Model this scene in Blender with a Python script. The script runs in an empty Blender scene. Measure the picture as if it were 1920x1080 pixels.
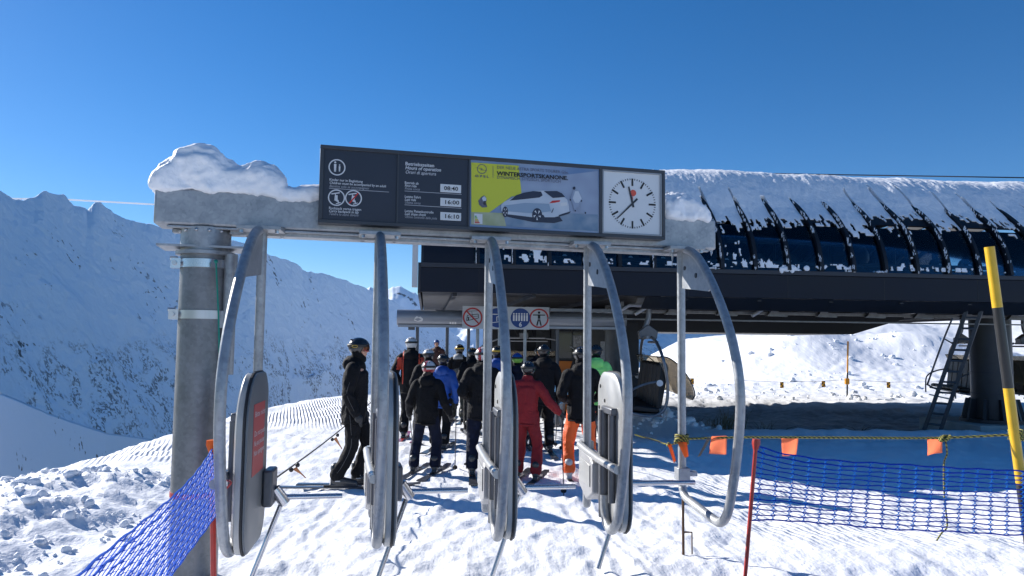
import bpy, bmesh, math, random
import numpy as np
from mathutils import Vector, Matrix
random.seed(7)
PI = math.pi
S = bpy.context.scene
COL = S.collection
# ---------------------------------------------------------------- camera
F = 1387.0
CH = 1.70
pit, rol = math.radians(4.206), math.radians(0.624)
fv = Vector((0, math.cos(pit), math.sin(pit)))
uv0 = Vector((0, -math.sin(pit), math.cos(pit)))
xv0 = Vector((1, 0, 0))
RV = xv0 * math.cos(rol) + uv0 * math.sin(rol)
UV = uv0 * math.cos(rol) - xv0 * math.sin(rol)
cd = bpy.data.cameras.new('camera')
cam = bpy.data.objects.new('camera', cd)
COL.objects.link(cam)
cd.sensor_width = 36.0
cd.lens = F / 1920 * 36
cd.clip_start = 0.05
cd.clip_end = 40000
M = Matrix((RV, UV, -fv)).transposed().to_4x4()
M.translation = (0, 0, CH)
cam.matrix_world = M
S.camera = cam
CP = Vector((0, 0, CH))
# ---------------------------------------------------------------- light
SUN_EL, SUN_AZ = math.radians(27), math.radians(-55)     # azimuth from +Y, clockwise
sd = Vector((math.sin(SUN_AZ) * math.cos(SUN_EL), math.cos(SUN_AZ) * math.cos(SUN_EL), math.sin(SUN_EL)))
w = bpy.data.worlds.new('World')
S.world = w
w.use_nodes = True
nt = w.node_tree
sky = nt.nodes.new('ShaderNodeTexSky')
sky.sky_type = 'NISHITA'
sky.sun_disc = False
sky.sun_elevation = SUN_EL
sky.sun_rotation = SUN_AZ
sky.altitude = 2000
sky.air_density = 1.0
sky.dust_density = 0.3
sky.ozone_density = 3.0
bg = nt.nodes['Background']
bg.inputs[1].default_value = 0.08
hs = nt.nodes.new('ShaderNodeHueSaturation')
hs.inputs['Saturation'].default_value = 1.33
hs.inputs['Hue'].default_value = 0.504
nt.links.new(sky.outputs[0], hs.inputs['Color'])
nt.links.new(hs.outputs[0], bg.inputs[0])
sl = bpy.data.lights.new('sun', 'SUN')
sl.energy = 5.0
sl.angle = math.radians(0.53)
sl.color = (1.0, 0.96, 0.9)
so = bpy.data.objects.new('sun', sl)
COL.objects.link(so)
so.rotation_euler = sd.to_track_quat('Z', 'Y').to_euler()
S.view_settings.view_transform = 'Standard'
S.view_settings.look = 'None'
S.view_settings.exposure = 0.68
S.view_settings.gamma = 1.0

def at(px, py, Y):
    d = fv + RV * ((px - 960) / F) + UV * ((540 - py) / F)
    return CP + d * (Y / d.y)

# ---------------------------------------------------------------- helpers
def tag(o, label=None, cat=None, group=None, kind=None):
    if label: o['label'] = label
    if cat: o['category'] = cat
    if group: o['group'] = group
    if kind: o['kind'] = kind
    return o

def empty(name, loc, rz=0, label=None, cat=None, group=None):
    o = bpy.data.objects.new(name, None)
    COL.objects.link(o)
    o.location = loc
    o.rotation_euler = (0, 0, rz)
    o.empty_display_size = .1
    return tag(o, label, cat, group)

def dup(o, parent=None):
    c = o.copy()
    COL.objects.link(c)
    c.parent = parent
    for ch in list(o.children):
        dup(ch, c)
    return c

class MB:
    def __init__(s):
        s.v = []; s.f = []; s.m = []; s.k = 0
    def mat(s, k):
        s.k = k; return s
    def add(s, vs, fs):
        b = len(s.v)
        s.v += [tuple(v) for v in vs]
        s.f += [tuple(b + i for i in f) for f in fs]
        s.m += [s.k] * len(fs)
        return s
    def box(s, x0, x1, y0, y1, z0, z1):
        return s.add([(x0, y0, z0), (x1, y0, z0), (x1, y1, z0), (x0, y1, z0), (x0, y0, z1), (x1, y0, z1), (x1, y1, z1), (x0, y1, z1)],
                     [(0, 3, 2, 1), (4, 5, 6, 7), (0, 1, 5, 4), (1, 2, 6, 5), (2, 3, 7, 6), (3, 0, 4, 7)])
    def prism(s, poly, ax, a0, a1):
        # poly list of 2D points; ax = axis of extrusion
        n = len(poly)
        def P(p, a):
            return {0: (a, p[0], p[1]), 1: (p[0], a, p[1]), 2: (p[0], p[1], a)}[ax]
        vs = [P(p, a0) for p in poly] + [P(p, a1) for p in poly]
        fs = [tuple(range(n)), tuple(range(2 * n - 1, n - 1, -1))]
        fs += [(i, (i + 1) % n, n + (i + 1) % n, n + i) for i in range(n)]
        return s.add(vs, fs)
    def tube(s, pts, r, n=10, caps=True):
        pts = [Vector(p) for p in pts]
        rs = r if isinstance(r, (list, tuple)) else [r] * len(pts)
        vs = []; fs = []
        t0 = (pts[1] - pts[0]).normalized()
        ref = Vector((0, 0, 1)) if abs(t0.z) < .9 else Vector((1, 0, 0))
        nrm = t0.cross(ref).normalized()
        for i, p in enumerate(pts):
            if i == 0: t = pts[1] - pts[0]
            elif i == len(pts) - 1: t = pts[-1] - pts[-2]
            else: t = (pts[i + 1] - pts[i]).normalized() + (pts[i] - pts[i - 1]).normalized()
            t.normalize()
            nrm = (nrm - t * nrm.dot(t)).normalized()
            b = t.cross(nrm)
            for k in range(n):
                a = 2 * PI * k / n
                vs.append(p + (nrm * math.cos(a) + b * math.sin(a)) * rs[i])
        for i in range(len(pts) - 1):
            for k in range(n):
                fs.append((i * n + k, i * n + (k + 1) % n, (i + 1) * n + (k + 1) % n, (i + 1) * n + k))
        if caps:
            fs.append(tuple(range(n - 1, -1, -1)))
            fs.append(tuple((len(pts) - 1) * n + k for k in range(n)))
        return s.add(vs, fs)
    def disc(s, c, r, ax, h, n=16):
        c = Vector(c); d = Vector(ax).normalized() * h / 2
        return s.tube([c - d, c + d], r, n)
    def sph(s, c, r, nu=10, nv=7):
        r = r if isinstance(r, (tuple, list)) else (r, r, r)
        vs = [(c[0], c[1], c[2] - r[2])]; fs = []
        for j in range(1, nv):
            ph = -PI / 2 + PI * j / nv
            for i in range(nu):
                a = 2 * PI * i / nu
                vs.append((c[0] + r[0] * math.cos(ph) * math.cos(a), c[1] + r[1] * math.cos(ph) * math.sin(a), c[2] + r[2] * math.sin(ph)))
        vs.append((c[0], c[1], c[2] + r[2]))
        for i in range(nu):
            fs.append((0, 1 + (i + 1) % nu, 1 + i))
            for j in range(nv - 2):
                a = 1 + j * nu + i; b = 1 + j * nu + (i + 1) % nu
                fs.append((a, b, b + nu, a + nu))
            fs.append((len(vs) - 1, 1 + (nv - 2) * nu + i, 1 + (nv - 2) * nu + (i + 1) % nu))
        return s.add(vs, fs)
    def chain(s, pts, rs, nu=10):
        for p, r in zip(pts, rs): s.sph(p, r, nu, 7)
        for i in range(len(pts) - 1): s.tube([pts[i], pts[i + 1]], [rs[i], rs[i + 1]], nu)
        return s
    def build(s, name, mats, parent=None, smooth=True, bevel=0, ang=40, loc=None):
        me = bpy.data.meshes.new(name)
        me.from_pydata(s.v, [], s.f)
        me.validate()
        mats = mats if isinstance(mats, (list, tuple)) else [mats]
        for m in mats: me.materials.append(m)
        if len(mats) > 1: me.polygons.foreach_set('material_index', s.m)
        bm = bmesh.new(); bm.from_mesh(me)
        bmesh.ops.recalc_face_normals(bm, faces=bm.faces)
        bm.to_mesh(me); bm.free()
        o = bpy.data.objects.new(name, me)
        COL.objects.link(o)
        if bevel:
            b = o.modifiers.new('b', 'BEVEL'); b.width = bevel; b.segments = 2; b.limit_method = 'ANGLE'; b.angle_limit = math.radians(50)
        if smooth:
            me.polygons.foreach_set('use_smooth', [True] * len(me.polygons))
            me.set_sharp_from_angle(angle=math.radians(ang))
        if parent: o.parent = parent
        if loc: o.location = loc
        return o

def spl(pts, n=6):
    pts = [Vector(p) for p in pts]
    out = []
    for i in range(len(pts) - 1):
        p0 = pts[max(i - 1, 0)]; p1 = pts[i]; p2 = pts[i + 1]; p3 = pts[min(i + 2, len(pts) - 1)]
        for k in range(n):
            t = k / n
            out.append(.5 * ((2 * p1) + (p2 - p0) * t + (2 * p0 - 5 * p1 + 4 * p2 - p3) * t * t + (3 * p1 - p0 - 3 * p2 + p3) * t ** 3))
    out.append(pts[-1])
    return out

# vectorised value noise
def _h(i, j, k, s):
    n = (i.astype(np.int64) * 374761393 + j.astype(np.int64) * 668265263 + k.astype(np.int64) * 2147483647 + s * 974711) & 0xFFFFFFFF
    n = ((n ^ (n >> 13)) * 1274126177) & 0xFFFFFFFF
    n = ((n ^ (n >> 16)) * 2246822519) & 0xFFFFFFFF
    n = n ^ (n >> 15)
    return (n & 0xFFFFFF) / float(0xFFFFFF) * 2 - 1
def vn(p, s=0):
    p = np.asarray(p, float)
    i = np.floor(p).astype(np.int64); f = p - i; f = f * f * (3 - 2 * f)
    r = 0
    for a in (0, 1):
        for b in (0, 1):
            for c in (0, 1):
                wt = (f[:, 0] if a else 1 - f[:, 0]) * (f[:, 1] if b else 1 - f[:, 1]) * (f[:, 2] if c else 1 - f[:, 2])
                r = r + wt * _h(i[:, 0] + a, i[:, 1] + b, i[:, 2] + c, s)
    return r
def fbm(p, o=4, s=0, ridged=False, g=.5):
    r = 0; a = 1; p = np.asarray(p, float).copy(); t = 0
    for k in range(o):
        n = vn(p, s + k * 17)
        if ridged: n = 1 - 2 * np.abs(n)
        r = r + a * n; t += a; a *= g; p = p * 2.03 + 11.3
    return r / t
def P3(x, y, sx, sy=None):
    x = np.asarray(x, float); y = np.asarray(y, float)
    return np.stack([x / sx, y / (sy or sx), np.zeros_like(x)], 1)
def sst(a, b, x):  # smooth step
    t = np.clip((x - a) / (b - a), 0, 1); return t * t * (3 - 2 * t)

# ---------------------------------------------------------------- materials
def mat(name, col, rough=.5, metal=0., noise=0., nscale=5., bump=0., bscale=20., col2=None, coat=0., spec=.5, detail=6, dist=.02):
    m = bpy.data.materials.new(name); m.use_nodes = True
    t = m.node_tree; b = t.nodes['Principled BSDF']
    b.inputs['Base Color'].default_value = (*col, 1); b.inputs['Roughness'].default_value = rough
    b.inputs['Metallic'].default_value = metal; b.inputs['Coat Weight'].default_value = coat
    b.inputs['Specular IOR Level'].default_value = spec
    tc = t.nodes.new('ShaderNodeTexCoord')
    if noise or col2:
        n = t.nodes.new('ShaderNodeTexNoise'); n.inputs['Scale'].default_value = nscale; n.inputs['Detail'].default_value = detail
        t.links.new(tc.outputs['Object'], n.inputs['Vector'])
        r = t.nodes.new('ShaderNodeValToRGB'); t.links.new(n.outputs[0], r.inputs[0])
        r.color_ramp.elements[0].position = .35; r.color_ramp.elements[1].position = .68
        c2 = col2 or tuple(min(1, c * (1 + noise)) for c in col)
        c1 = col if col2 else tuple(c * (1 - noise) for c in col)
        r.color_ramp.elements[0].color = (*c1, 1); r.color_ramp.elements[1].color = (*c2, 1)
        t.links.new(r.outputs[0], b.inputs['Base Color'])
        mr = t.nodes.new('ShaderNodeMapRange'); mr.inputs[3].default_value = max(0, rough - .08); mr.inputs[4].default_value = min(1, rough + .12)
        t.links.new(n.outputs[0], mr.inputs[0]); t.links.new(mr.outputs[0], b.inputs['Roughness'])
    if bump:
        n2 = t.nodes.new('ShaderNodeTexNoise'); n2.inputs['Scale'].default_value = bscale; n2.inputs['Detail'].default_value = 5
        t.links.new(tc.outputs['Object'], n2.inputs['Vector'])
        bp = t.nodes.new('ShaderNodeBump'); bp.inputs['Strength'].default_value = bump; bp.inputs['Distance'].default_value = dist
        t.links.new(n2.outputs[0], bp.inputs['Height']); t.links.new(bp.outputs[0], b.inputs['Normal'])
    return m

def galv(name, base=.33, metal=.75):
    m = mat(name, (base, base * 1.02, base * 1.05), .42, metal)
    t = m.node_tree; b = t.nodes['Principled BSDF']
    tc = t.nodes['Texture Coordinate']
    vo = t.nodes.new('ShaderNodeTexVoronoi'); vo.inputs['Scale'].default_value = 45
    no = t.nodes.new('ShaderNodeTexNoise'); no.inputs['Scale'].default_value = 9; no.inputs['Detail'].default_value = 8
    t.links.new(tc.outputs['Object'], vo.inputs['Vector']); t.links.new(tc.outputs['Object'], no.inputs['Vector'])
    mx = t.nodes.new('ShaderNodeMix'); mx.data_type = 'FLOAT'; mx.inputs[0].default_value = .75
    t.links.new(vo.outputs['Color'], mx.inputs[2]); t.links.new(no.outputs[0], mx.inputs[3])
    r = t.nodes.new('ShaderNodeValToRGB'); t.links.new(mx.outputs[0], r.inputs[0])
    r.color_ramp.elements[0].position = .3; r.color_ramp.elements[1].position = .7
    r.color_ramp.elements[0].color = (base * .76, base * .80, base * .85, 1); r.color_ramp.elements[1].color = (base * 1.22, base * 1.26, base * 1.31, 1)
    t.links.new(r.outputs[0], b.inputs['Base Color'])
    mr = t.nodes.new('ShaderNodeMapRange'); mr.inputs[3].default_value = .3; mr.inputs[4].default_value = .6
    t.links.new(mx.outputs[0], mr.inputs[0]); t.links.new(mr.outputs[0], b.inputs['Roughness'])
    return m

GALV = galv('galvanised_steel', .34, .5)
GALVD = galv('galvanised_dark', .20, .45)
CHROME = mat('chrome', (.6, .6, .63), .22, .9)
BOLT = mat('bolt', (.5, .5, .52), .3, .9)
SHELL = mat('pad_shell_grey', (.42, .42, .41), .35, .3, .06, 6, coat=.2)
PANEL = mat('pad_panel_grey', (.16, .17, .18), .45, .2, .08, 8)
RUBBER = mat('rubber', (.02, .02, .022), .55)
HANDLE = mat('handle_grey', (.13, .135, .15), .4, .5, .1, 10)
BOXG = mat('motor_box', (.36, .36, .37), .4, .2, .05, 8)
ANTHR = mat('anthracite', (.035, .038, .045), .5, .2, .1, 6)
SIGNBG = mat('sign_navy', (.018, .024, .04), .45, 0, .05, 3)
SIGNFR = mat('sign_frame', (.05, .055, .065), .45, .3, .08, 6)
WHITE = mat('white_print', (.72, .72, .72), .5)
BLACK = mat('black_print', (.01, .01, .012), .5)
REDP = mat('red_print', (.5, .02, .02), .5)
ORANGEM = mat('orange_plastic', (.8, .2, .03), .5, 0, .06, 6)
YELP = mat('yellow_paint', (.72, .42, .01), .4, 0, .08, 9, coat=.3)
BLKP = mat('black_paint', (.015, .015, .017), .4, 0, .1, 9, coat=.2)
REDPOLE = mat('red_pole', (.45, .03, .02), .4, 0, .12, 20, coat=.2)
NETB = mat('net_blue', (.004, .035, .42), .7, spec=.2)
NETL = mat('net_light_blue', (.03, .24, .7), .7, spec=.2)

def snow_mat(name, near=True, groom=False):
    m = bpy.data.materials.new(name); m.use_nodes = True
    t = m.node_tree; b = t.nodes['Principled BSDF']; L = t.links.new; N = t.nodes.new
    b.inputs['Base Color'].default_value = (.86, .87, .9, 1); b.inputs['Roughness'].default_value = .62
    b.inputs['Specular IOR Level'].default_value = .3
    g = N('ShaderNodeNewGeometry')
    def noise(sc, scl=(1, 1, 1), det=5, rot=0, dist=0):
        mp = N('ShaderNodeMapping'); mp.inputs['Scale'].default_value = scl; mp.inputs['Rotation'].default_value = (0, 0, rot)
        L(g.outputs['Position'], mp.inputs[0])
        n = N('ShaderNodeTexNoise'); n.inputs['Scale'].default_value = sc; n.inputs['Detail'].default_value = det; n.inputs['Distortion'].default_value = dist
        L(mp.outputs[0], n.inputs['Vector']); return n.outputs[0]
    def math_(op, a, b_=None):
        n = N('ShaderNodeMath'); n.operation = op
        for i, q in enumerate((a, b_)):
            if q is None: continue
            if isinstance(q, (int, float)): n.inputs[i].default_value = q
            else: L(q, n.inputs[i])
        return n.outputs[0]
    h = math_('MULTIPLY', noise(1.3, det=8), .45)
    h = math_('ADD', h, math_('MULTIPLY', noise(12, (1, .5, 1), 8), .28))
    h = math_('ADD', h, math_('MULTIPLY', noise(2.2, (2.4, .22, 1), 5, -.35, .6), .5))   # ski tracks
    h = math_('ADD', h, math_('MULTIPLY', noise(2.0, (2.6, .2, 1), 5, .4, .4), .4))
    h = math_('ADD', h, math_('MULTIPLY', noise(30, (1, .8, 1), 5), .24))
    bp = N('ShaderNodeBump'); bp.inputs['Strength'].default_value = .8; bp.inputs['Distance'].default_value = .04
    L(h, bp.inputs['Height'])
    last = bp
    if groom:
        sx = N('ShaderNodeSeparateXYZ'); L(g.outputs['Position'], sx.inputs[0])
        # corduroy bands, running away from the camera, wandering
        ph = math_('ADD', math_('MULTIPLY', sx.outputs[0], 80), math_('MULTIPLY', sx.outputs[1], 24))
        ph = math_('ADD', ph, math_('MULTIPLY', noise(.25, det=1), 18))
        wv = math_('SINE', ph)
        at_ = N('ShaderNodeAttribute'); at_.attribute_name = 'groom'
        b2 = N('ShaderNodeBump'); b2.inputs['Distance'].default_value = .011
        L(math_('MULTIPLY', at_.outputs['Fac'], 1.0), b2.inputs['Strength']); L(wv, b2.inputs['Height']); L(bp.outputs[0], b2.inputs['Normal'])
        last = b2
        # snow colour mixed towards mottled grey inside the ditch mask
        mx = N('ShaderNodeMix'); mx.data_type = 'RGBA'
        ad = N('ShaderNodeAttribute'); ad.attribute_name = 'ditch_grey'
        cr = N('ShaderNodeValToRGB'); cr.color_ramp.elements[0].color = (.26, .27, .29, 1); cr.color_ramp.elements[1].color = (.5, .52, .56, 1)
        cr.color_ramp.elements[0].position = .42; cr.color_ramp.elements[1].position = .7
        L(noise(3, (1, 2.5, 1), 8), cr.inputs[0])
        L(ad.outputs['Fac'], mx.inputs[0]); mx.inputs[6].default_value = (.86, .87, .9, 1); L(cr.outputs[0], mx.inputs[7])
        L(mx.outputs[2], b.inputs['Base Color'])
    L(last.outputs[0], b.inputs['Normal'])
    return m
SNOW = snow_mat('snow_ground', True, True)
SNOWS = mat('snow_soft', (.87, .88, .91), .6, 0, .02, 5, .55, 14, dist=.035)

def mountain_mat(name, rock, lo, hi, scale, bushes=True, bumpd=6., rockcol=(.09, .085, .085)):
    m = bpy.data.materials.new(name); m.use_nodes = True
    t = m.node_tree; b = t.nodes['Principled BSDF']; L = t.links.new; N = t.nodes.new
    b.inputs['Roughness'].default_value = .7
    b.inputs['Specular IOR Level'].default_value = .2
    g = N('ShaderNodeNewGeometry')
    def noise(sc, det=8, dist=0.):
        n = N('ShaderNodeTexNoise'); n.inputs['Scale'].default_value = sc; n.inputs['Detail'].default_value = det; n.inputs['Distortion'].default_value = dist
        L(g.outputs['Position'], n.inputs['Vector']); return n.outputs[0]
    def ramp(i, a, b_):
        r = N('ShaderNodeMapRange'); r.inputs[1].default_value = a; r.inputs[2].default_value = b_; L(i, r.inputs[0]); return r.outputs[0]
    def mul(a, b_):
        n = N('ShaderNodeMath'); n.operation = 'MULTIPLY'; L(a, n.inputs[0])
        if isinstance(b_, float): n.inputs[1].default_value = b_
        else: L(b_, n.inputs[1])
        return n.outputs[0]
    r1 = mul(ramp(noise(scale, 9, .4), rock, rock + .03), ramp(noise(scale * .13, 4), .56, .62))
    if bushes:
        sx = N('ShaderNodeSeparateXYZ'); L(g.outputs['Position'], sx.inputs[0])
        zr = ramp(sx.outputs[2], hi, lo)
        r2 = mul(mul(ramp(noise(scale * 2.2, 9, .8), .49, .57), ramp(noise(scale * .22, 7, 1.4), .48, .56)), mul(zr, .8))
        mxx = N('ShaderNodeMath'); mxx.operation = 'MAXIMUM'; L(r1, mxx.inputs[0]); L(r2, mxx.inputs[1]); r1 = mxx.outputs[0]
    mx = N('ShaderNodeMix'); mx.data_type = 'RGBA'; L(r1, mx.inputs[0])
    mx.inputs[6].default_value = (.78, .85, .94, 1); mx.inputs[7].default_value = (*rockcol, 1)
    L(mx.outputs[2], b.inputs['Base Color'])
    bp = N('ShaderNodeBump'); bp.inputs['Strength'].default_value = .8; bp.inputs['Distance'].default_value = bumpd
    L(noise(scale * .6, 10, .3), bp.inputs['Height']); L(bp.outputs[0], b.inputs['Normal'])
    return m

# ---------------------------------------------------------------- ground
EY = [-60, 3, 7.2, 10.2, 12.8, 18.5, 22, 24.5]
EX = [-7, -4.6, -5.0, -5.8, -5.9, -6.2, -5.9, -5.2]
CXs = [0, 6, 10, 12.1, 14.7, 18, 29, 34.6, 41.5, 60, 90]
CZs = [-9, -5, -1.5, .8, 2.1, 2.5, 2.8, 3.9, 4.5, 6, 8]
def ground_parts(x, y):
    x = np.asarray(x, float); y = np.asarray(y, float)
    z = -.1 * sst(6, 9, y)
    # rise to the right hill
    crest = np.interp(x, CXs, CZs)
    # shape towards the hill: measured in a radial coordinate so that the ridge keeps its outline
    yy = y
    t = sst(24, 60, yy)
    right = sst(1.0, 6.5, x)
    z = z + right * t * (crest + .1)
    z = z - right * np.clip(yy - 64, 0, 1e9) * .35
    # ditch under the station; its mask also greys the snow
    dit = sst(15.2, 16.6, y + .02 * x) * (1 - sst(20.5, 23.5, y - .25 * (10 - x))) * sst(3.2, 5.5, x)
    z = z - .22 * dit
    lip = np.exp(-((y + .02 * x - 15.0) / .45) ** 2) * sst(3.5, 5.5, x) * (1 - sst(12, 16, x))
    z = z + .12 * lip
    # far edge for the left part, and the left edge
    ex = np.interp(y, EY, EX)
    dl = np.maximum(ex - x, 0)
    db = np.maximum(y - 24.5 - .15 * np.clip(x + 5, 0, 20), 0) * (1 - right)
    d = np.sqrt(dl ** 2 + db ** 2)
    drop = np.where(d > 0, .12 * d + .62 * np.maximum(d - .6, 0), 0)
    z = z - np.minimum(drop, 70)
    # berm of ploughed snow at left
    bx = sst(-3.2, -4.3, x) * (1 - sst(8.6, 9.9, y)) * sst(1, 3, y)
    bo = bx * (.10 + .12 * np.exp(-((x + 4.9) ** 2) / .8)) * (1 - .2 * sst(0, 1.2, dl))
    z = z + bo
    # banks of ploughed snow on the right
    def bank(cx, cy, rx, ry, h):
        return h * np.exp(-(((x - cx) / rx) ** 2 + ((y - cy) / ry) ** 2))
    bk = bank(16.2, 41, 2.6, 4, 1.0) + bank(19.0, 45, 3.4, 4, 1.35) + bank(21.5, 40, 2.2, 2.5, 1.1) + bank(8.5, 33, 2.6, 3, .35) + bank(24.5, 39, 2.5, 2, .8) + bank(3.2, 16.3, .8, .8, .35)
    bk = bk + bank(26, 52, 5, 5, 1.1) + bank(12.3, 41, 2.5, 3, .5)
    z = z + bk
    return z, bx, bk, dit, dl, db, right
def ground_h(x, y, detail=True):
    z, bx, bk, dit, dl, db, right = ground_parts(x, y)
    if detail:
        lane = (1 - bx) * (1 - sst(12, 16, y) * .5)
        z = z + lane * (.009 * fbm(P3(x, y, .6, 1.4), 4, 3) + .006 * fbm(P3(x + .35 * y, y, .11, 1.6), 3, 5, True) + .005 * fbm(P3(x - .45 * y, y, .13, 1.8), 3, 9, True))
        # ski tracks pressed into the lanes
        rt = np.random.RandomState(4); tr = np.zeros_like(x); m0 = (y > 3) & (y < 24) & (x > -6) & (x < 7)
        xm, ym = x[m0], y[m0]; acc = np.zeros_like(xm)
        for k in range(46):
            x0 = rt.uniform(-4.5, 3.5); sl_ = rt.normal(-.02, .22); bb = rt.uniform(.05, .35); ff = rt.uniform(.15, .5); ph = rt.uniform(0, 6)
            ys, ye = rt.uniform(2, 9), rt.uniform(8, 22)
            c_ = x0 + sl_ * (ym - 6) + bb * np.sin(ff * ym + ph)
            d_ = np.abs(xm - c_); wd = rt.uniform(.03, .06)
            g_ = (-np.exp(-(d_ / wd) ** 2) + .6 * np.exp(-((d_ - wd * 1.9) / (wd * .7)) ** 2)) * ((ym > ys) & (ym < ye))
            acc += g_ * rt.uniform(.003, .009)
        tr[m0] = acc
        z = z + tr * (1 - bx)
        # berm chunks
        c = fbm(P3(x, y, .5), 4, 21, True); c2 = vn(P3(x, y, .16), 33) + .5 * vn(P3(x, y, .08), 35)
        z = z + bx * (.038 * c + .042 * np.maximum(c2, 0) * (.4 + .6 * sst(-.3, .5, vn(P3(x, y, .7), 36))) + .02 * fbm(P3(x, y, .07), 3, 41, True) + .025 * fbm(P3(x, y, .2), 2, 42, True))
        rough = right * sst(17, 22, y) * (1 - sst(50, 62, y) * .9) + np.clip(bk * 1.3, 0, 1)
        n = fbm(P3(x, y, .8, 1.2), 5, 51); n2 = fbm(P3(x, y, .28), 3, 61, True)
        patch = sst(-.25, .2, fbm(P3(x, y, 7, 5), 2, 71))
        z = z + rough * (1 - .88 * sst(32, 41, y)) * (.03 * n + .03 * n2 + .03 * fbm(P3(x, y, .13), 2, 63, True)) * (.2 + .8 * patch) + np.clip(bk, 0, 1) * .06 * fbm(P3(x, y, 1.1), 4, 81, True)
        z = z + np.clip(dl + db, 0, 3) * .10 * fbm(P3(x, y, 1.3), 4, 91)
        edge = np.exp(-((dl + db - .2) / .5) ** 2)
        z = z + edge * .06 * fbm(P3(x, y, .5), 3, 95, True)
    return z
def gz(x, y):
    return float(ground_h(np.array([x]), np.array([y]))[0])

def make_ground():
    az = np.concatenate([np.linspace(-180, -46, 40), np.linspace(-45, 45, 620), np.linspace(46, 179.9, 40)]) * PI / 180
    r = np.concatenate([np.linspace(.5, 3.5, 12), 3.8 * (130 / 3.8) ** np.linspace(0, 1, 430)])
    A, R_ = np.meshgrid(az, r)
    X = (R_ * np.sin(A)).ravel(); Y = (R_ * np.cos(A)).ravel()
    Z = ground_h(X, Y)
    n = len(az); mr = len(r)
    idx = np.arange(n * mr).reshape(mr, n)
    a = idx[:-1]; b = idx[1:]
    f = np.stack([a, b, np.roll(b, -1, 1), np.roll(a, -1, 1)], -1).reshape(-1, 4)[:, ::-1]
    me = bpy.data.meshes.new('snow_ground')
    vs = np.stack([X, Y, Z], 1)
    vs = np.vstack([vs, [[0, 0, 0]]])
    fl = f.tolist() + [(int(idx[0, i]), int(idx[0, (i + 1) % n]), n * mr) for i in range(n)]
    me.from_pydata(vs.tolist(), [], fl)
    g1 = np.zeros(len(vs)); d1 = np.zeros(len(vs))
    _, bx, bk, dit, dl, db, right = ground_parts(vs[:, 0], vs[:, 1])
    x = vs[:, 0]; y = vs[:, 1]
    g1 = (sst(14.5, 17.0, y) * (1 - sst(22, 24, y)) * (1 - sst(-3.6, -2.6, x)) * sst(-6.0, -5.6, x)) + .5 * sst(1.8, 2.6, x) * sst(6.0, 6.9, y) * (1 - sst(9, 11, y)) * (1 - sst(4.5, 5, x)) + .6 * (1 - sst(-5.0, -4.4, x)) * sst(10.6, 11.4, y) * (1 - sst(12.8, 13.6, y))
    for nm, arr in (('groom', np.clip(g1, 0, 1)), ('ditch_grey', np.clip(dit * 1.2, 0, .95))):
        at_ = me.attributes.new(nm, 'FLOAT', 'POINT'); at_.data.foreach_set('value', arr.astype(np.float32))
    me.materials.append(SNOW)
    me.polygons.foreach_set('use_smooth', [True] * len(me.polygons))
    o = bpy.data.objects.new('snow_ground', me); COL.objects.link(o)
    tag(o, kind='structure')
make_ground()

# ---------------------------------------------------------------- mountains: crest from (pixel, distance), real slopes below it
def ridge(name, crest, dist, depth, drop, mt, nx=500, nz=160, amp=20, sc=120, seed=0, back=.8, ramp=0.9, jag=0., px_ext=None):
    xs = np.array([c[0] for c in crest], float); ys = np.array([c[1] for c in crest], float)
    px = np.linspace(xs[0], xs[-1], nx)
    py = np.interp(px, xs, ys)
    pd = (px[-1] - px[0]) / nx
    kn = max(3, int(110 / pd)) | 1
    pys = np.convolve(np.pad(py, kn // 2, 'edge'), np.ones(kn) / kn, 'valid')
    if jag: py = py - jag * (.6 * fbm(np.stack([px / 34, px * 0, px * 0], 1), 6, seed + 5, True, .62) + .5 * fbm(np.stack([px / 11, px * 0, px * 0], 1), 3, seed + 6))
    dx = np.array([d[0] for d in dist], float); dy = np.array([d[1] for d in dist], float)
    dd = np.interp(px, dx, dy)
    C = np.array([tuple(at(a, b, 1.0)) for a, b in zip(px, py)])
    dirs = C - np.array([0, 0, CH])
    hx = dirs[:, 0]; hy = dirs[:, 1]; ez = dirs[:, 2]
    top = np.stack([hx * dd, hy * dd, ez * dd + CH], 1)
    dz = (pys - py) * dd / F            # crest detail that fades down the slope
    top[:, 2] -= dz
    vs = []
    ts = np.concatenate([np.linspace(0, 1, nz), 1 + np.linspace(.03, 1, 30)])
    for t in ts:
        if t <= 1:
            dep = depth * (1 - t)
            hor = top[:, :2] - np.stack([hx, hy], 1) * dep / np.sqrt(hx ** 2 + hy ** 2)[:, None]
            z = top[:, 2] - drop * (1 - t ** ramp)
            k = (1 - t) ** .5
            z = z + dz * t ** 5
        else:
            dep = depth * (t - 1) * back
            hor = top[:, :2] + np.stack([hx, hy], 1) * dep / np.sqrt(hx ** 2 + hy ** 2)[:, None]
            z = top[:, 2] - drop * (t - 1) * .8
            k = min(1, (t - 1) * 4)
            z = z + dz
        n = fbm(np.stack([hor[:, 0] / sc, hor[:, 1] / sc, z / sc], 1), 7, seed, True, .48)
        n2 = fbm(np.stack([hor[:, 0] / sc / 2.5, hor[:, 1] / sc / 2.5, z / sc / 5], 1), 3, seed + 3)
        z = z + amp * k * (n - .2 + n2)
        vs.append(np.stack([hor[:, 0], hor[:, 1], z], 1))
    V = np.vstack(vs); m = len(ts)
    idx = np.arange(nx * m).reshape(m, nx)
    f = np.stack([idx[:-1, :-1], idx[:-1, 1:], idx[1:, 1:], idx[1:, :-1]], -1).reshape(-1, 4)
    me = bpy.data.meshes.new(name); me.from_pydata(V.tolist(), [], f.tolist()); me.materials.append(mt)
    me.polygons.foreach_set('use_smooth', [True] * len(me.polygons))
    o = bpy.data.objects.new(name, me); COL.objects.link(o)
    return tag(o, kind='structure')

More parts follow.
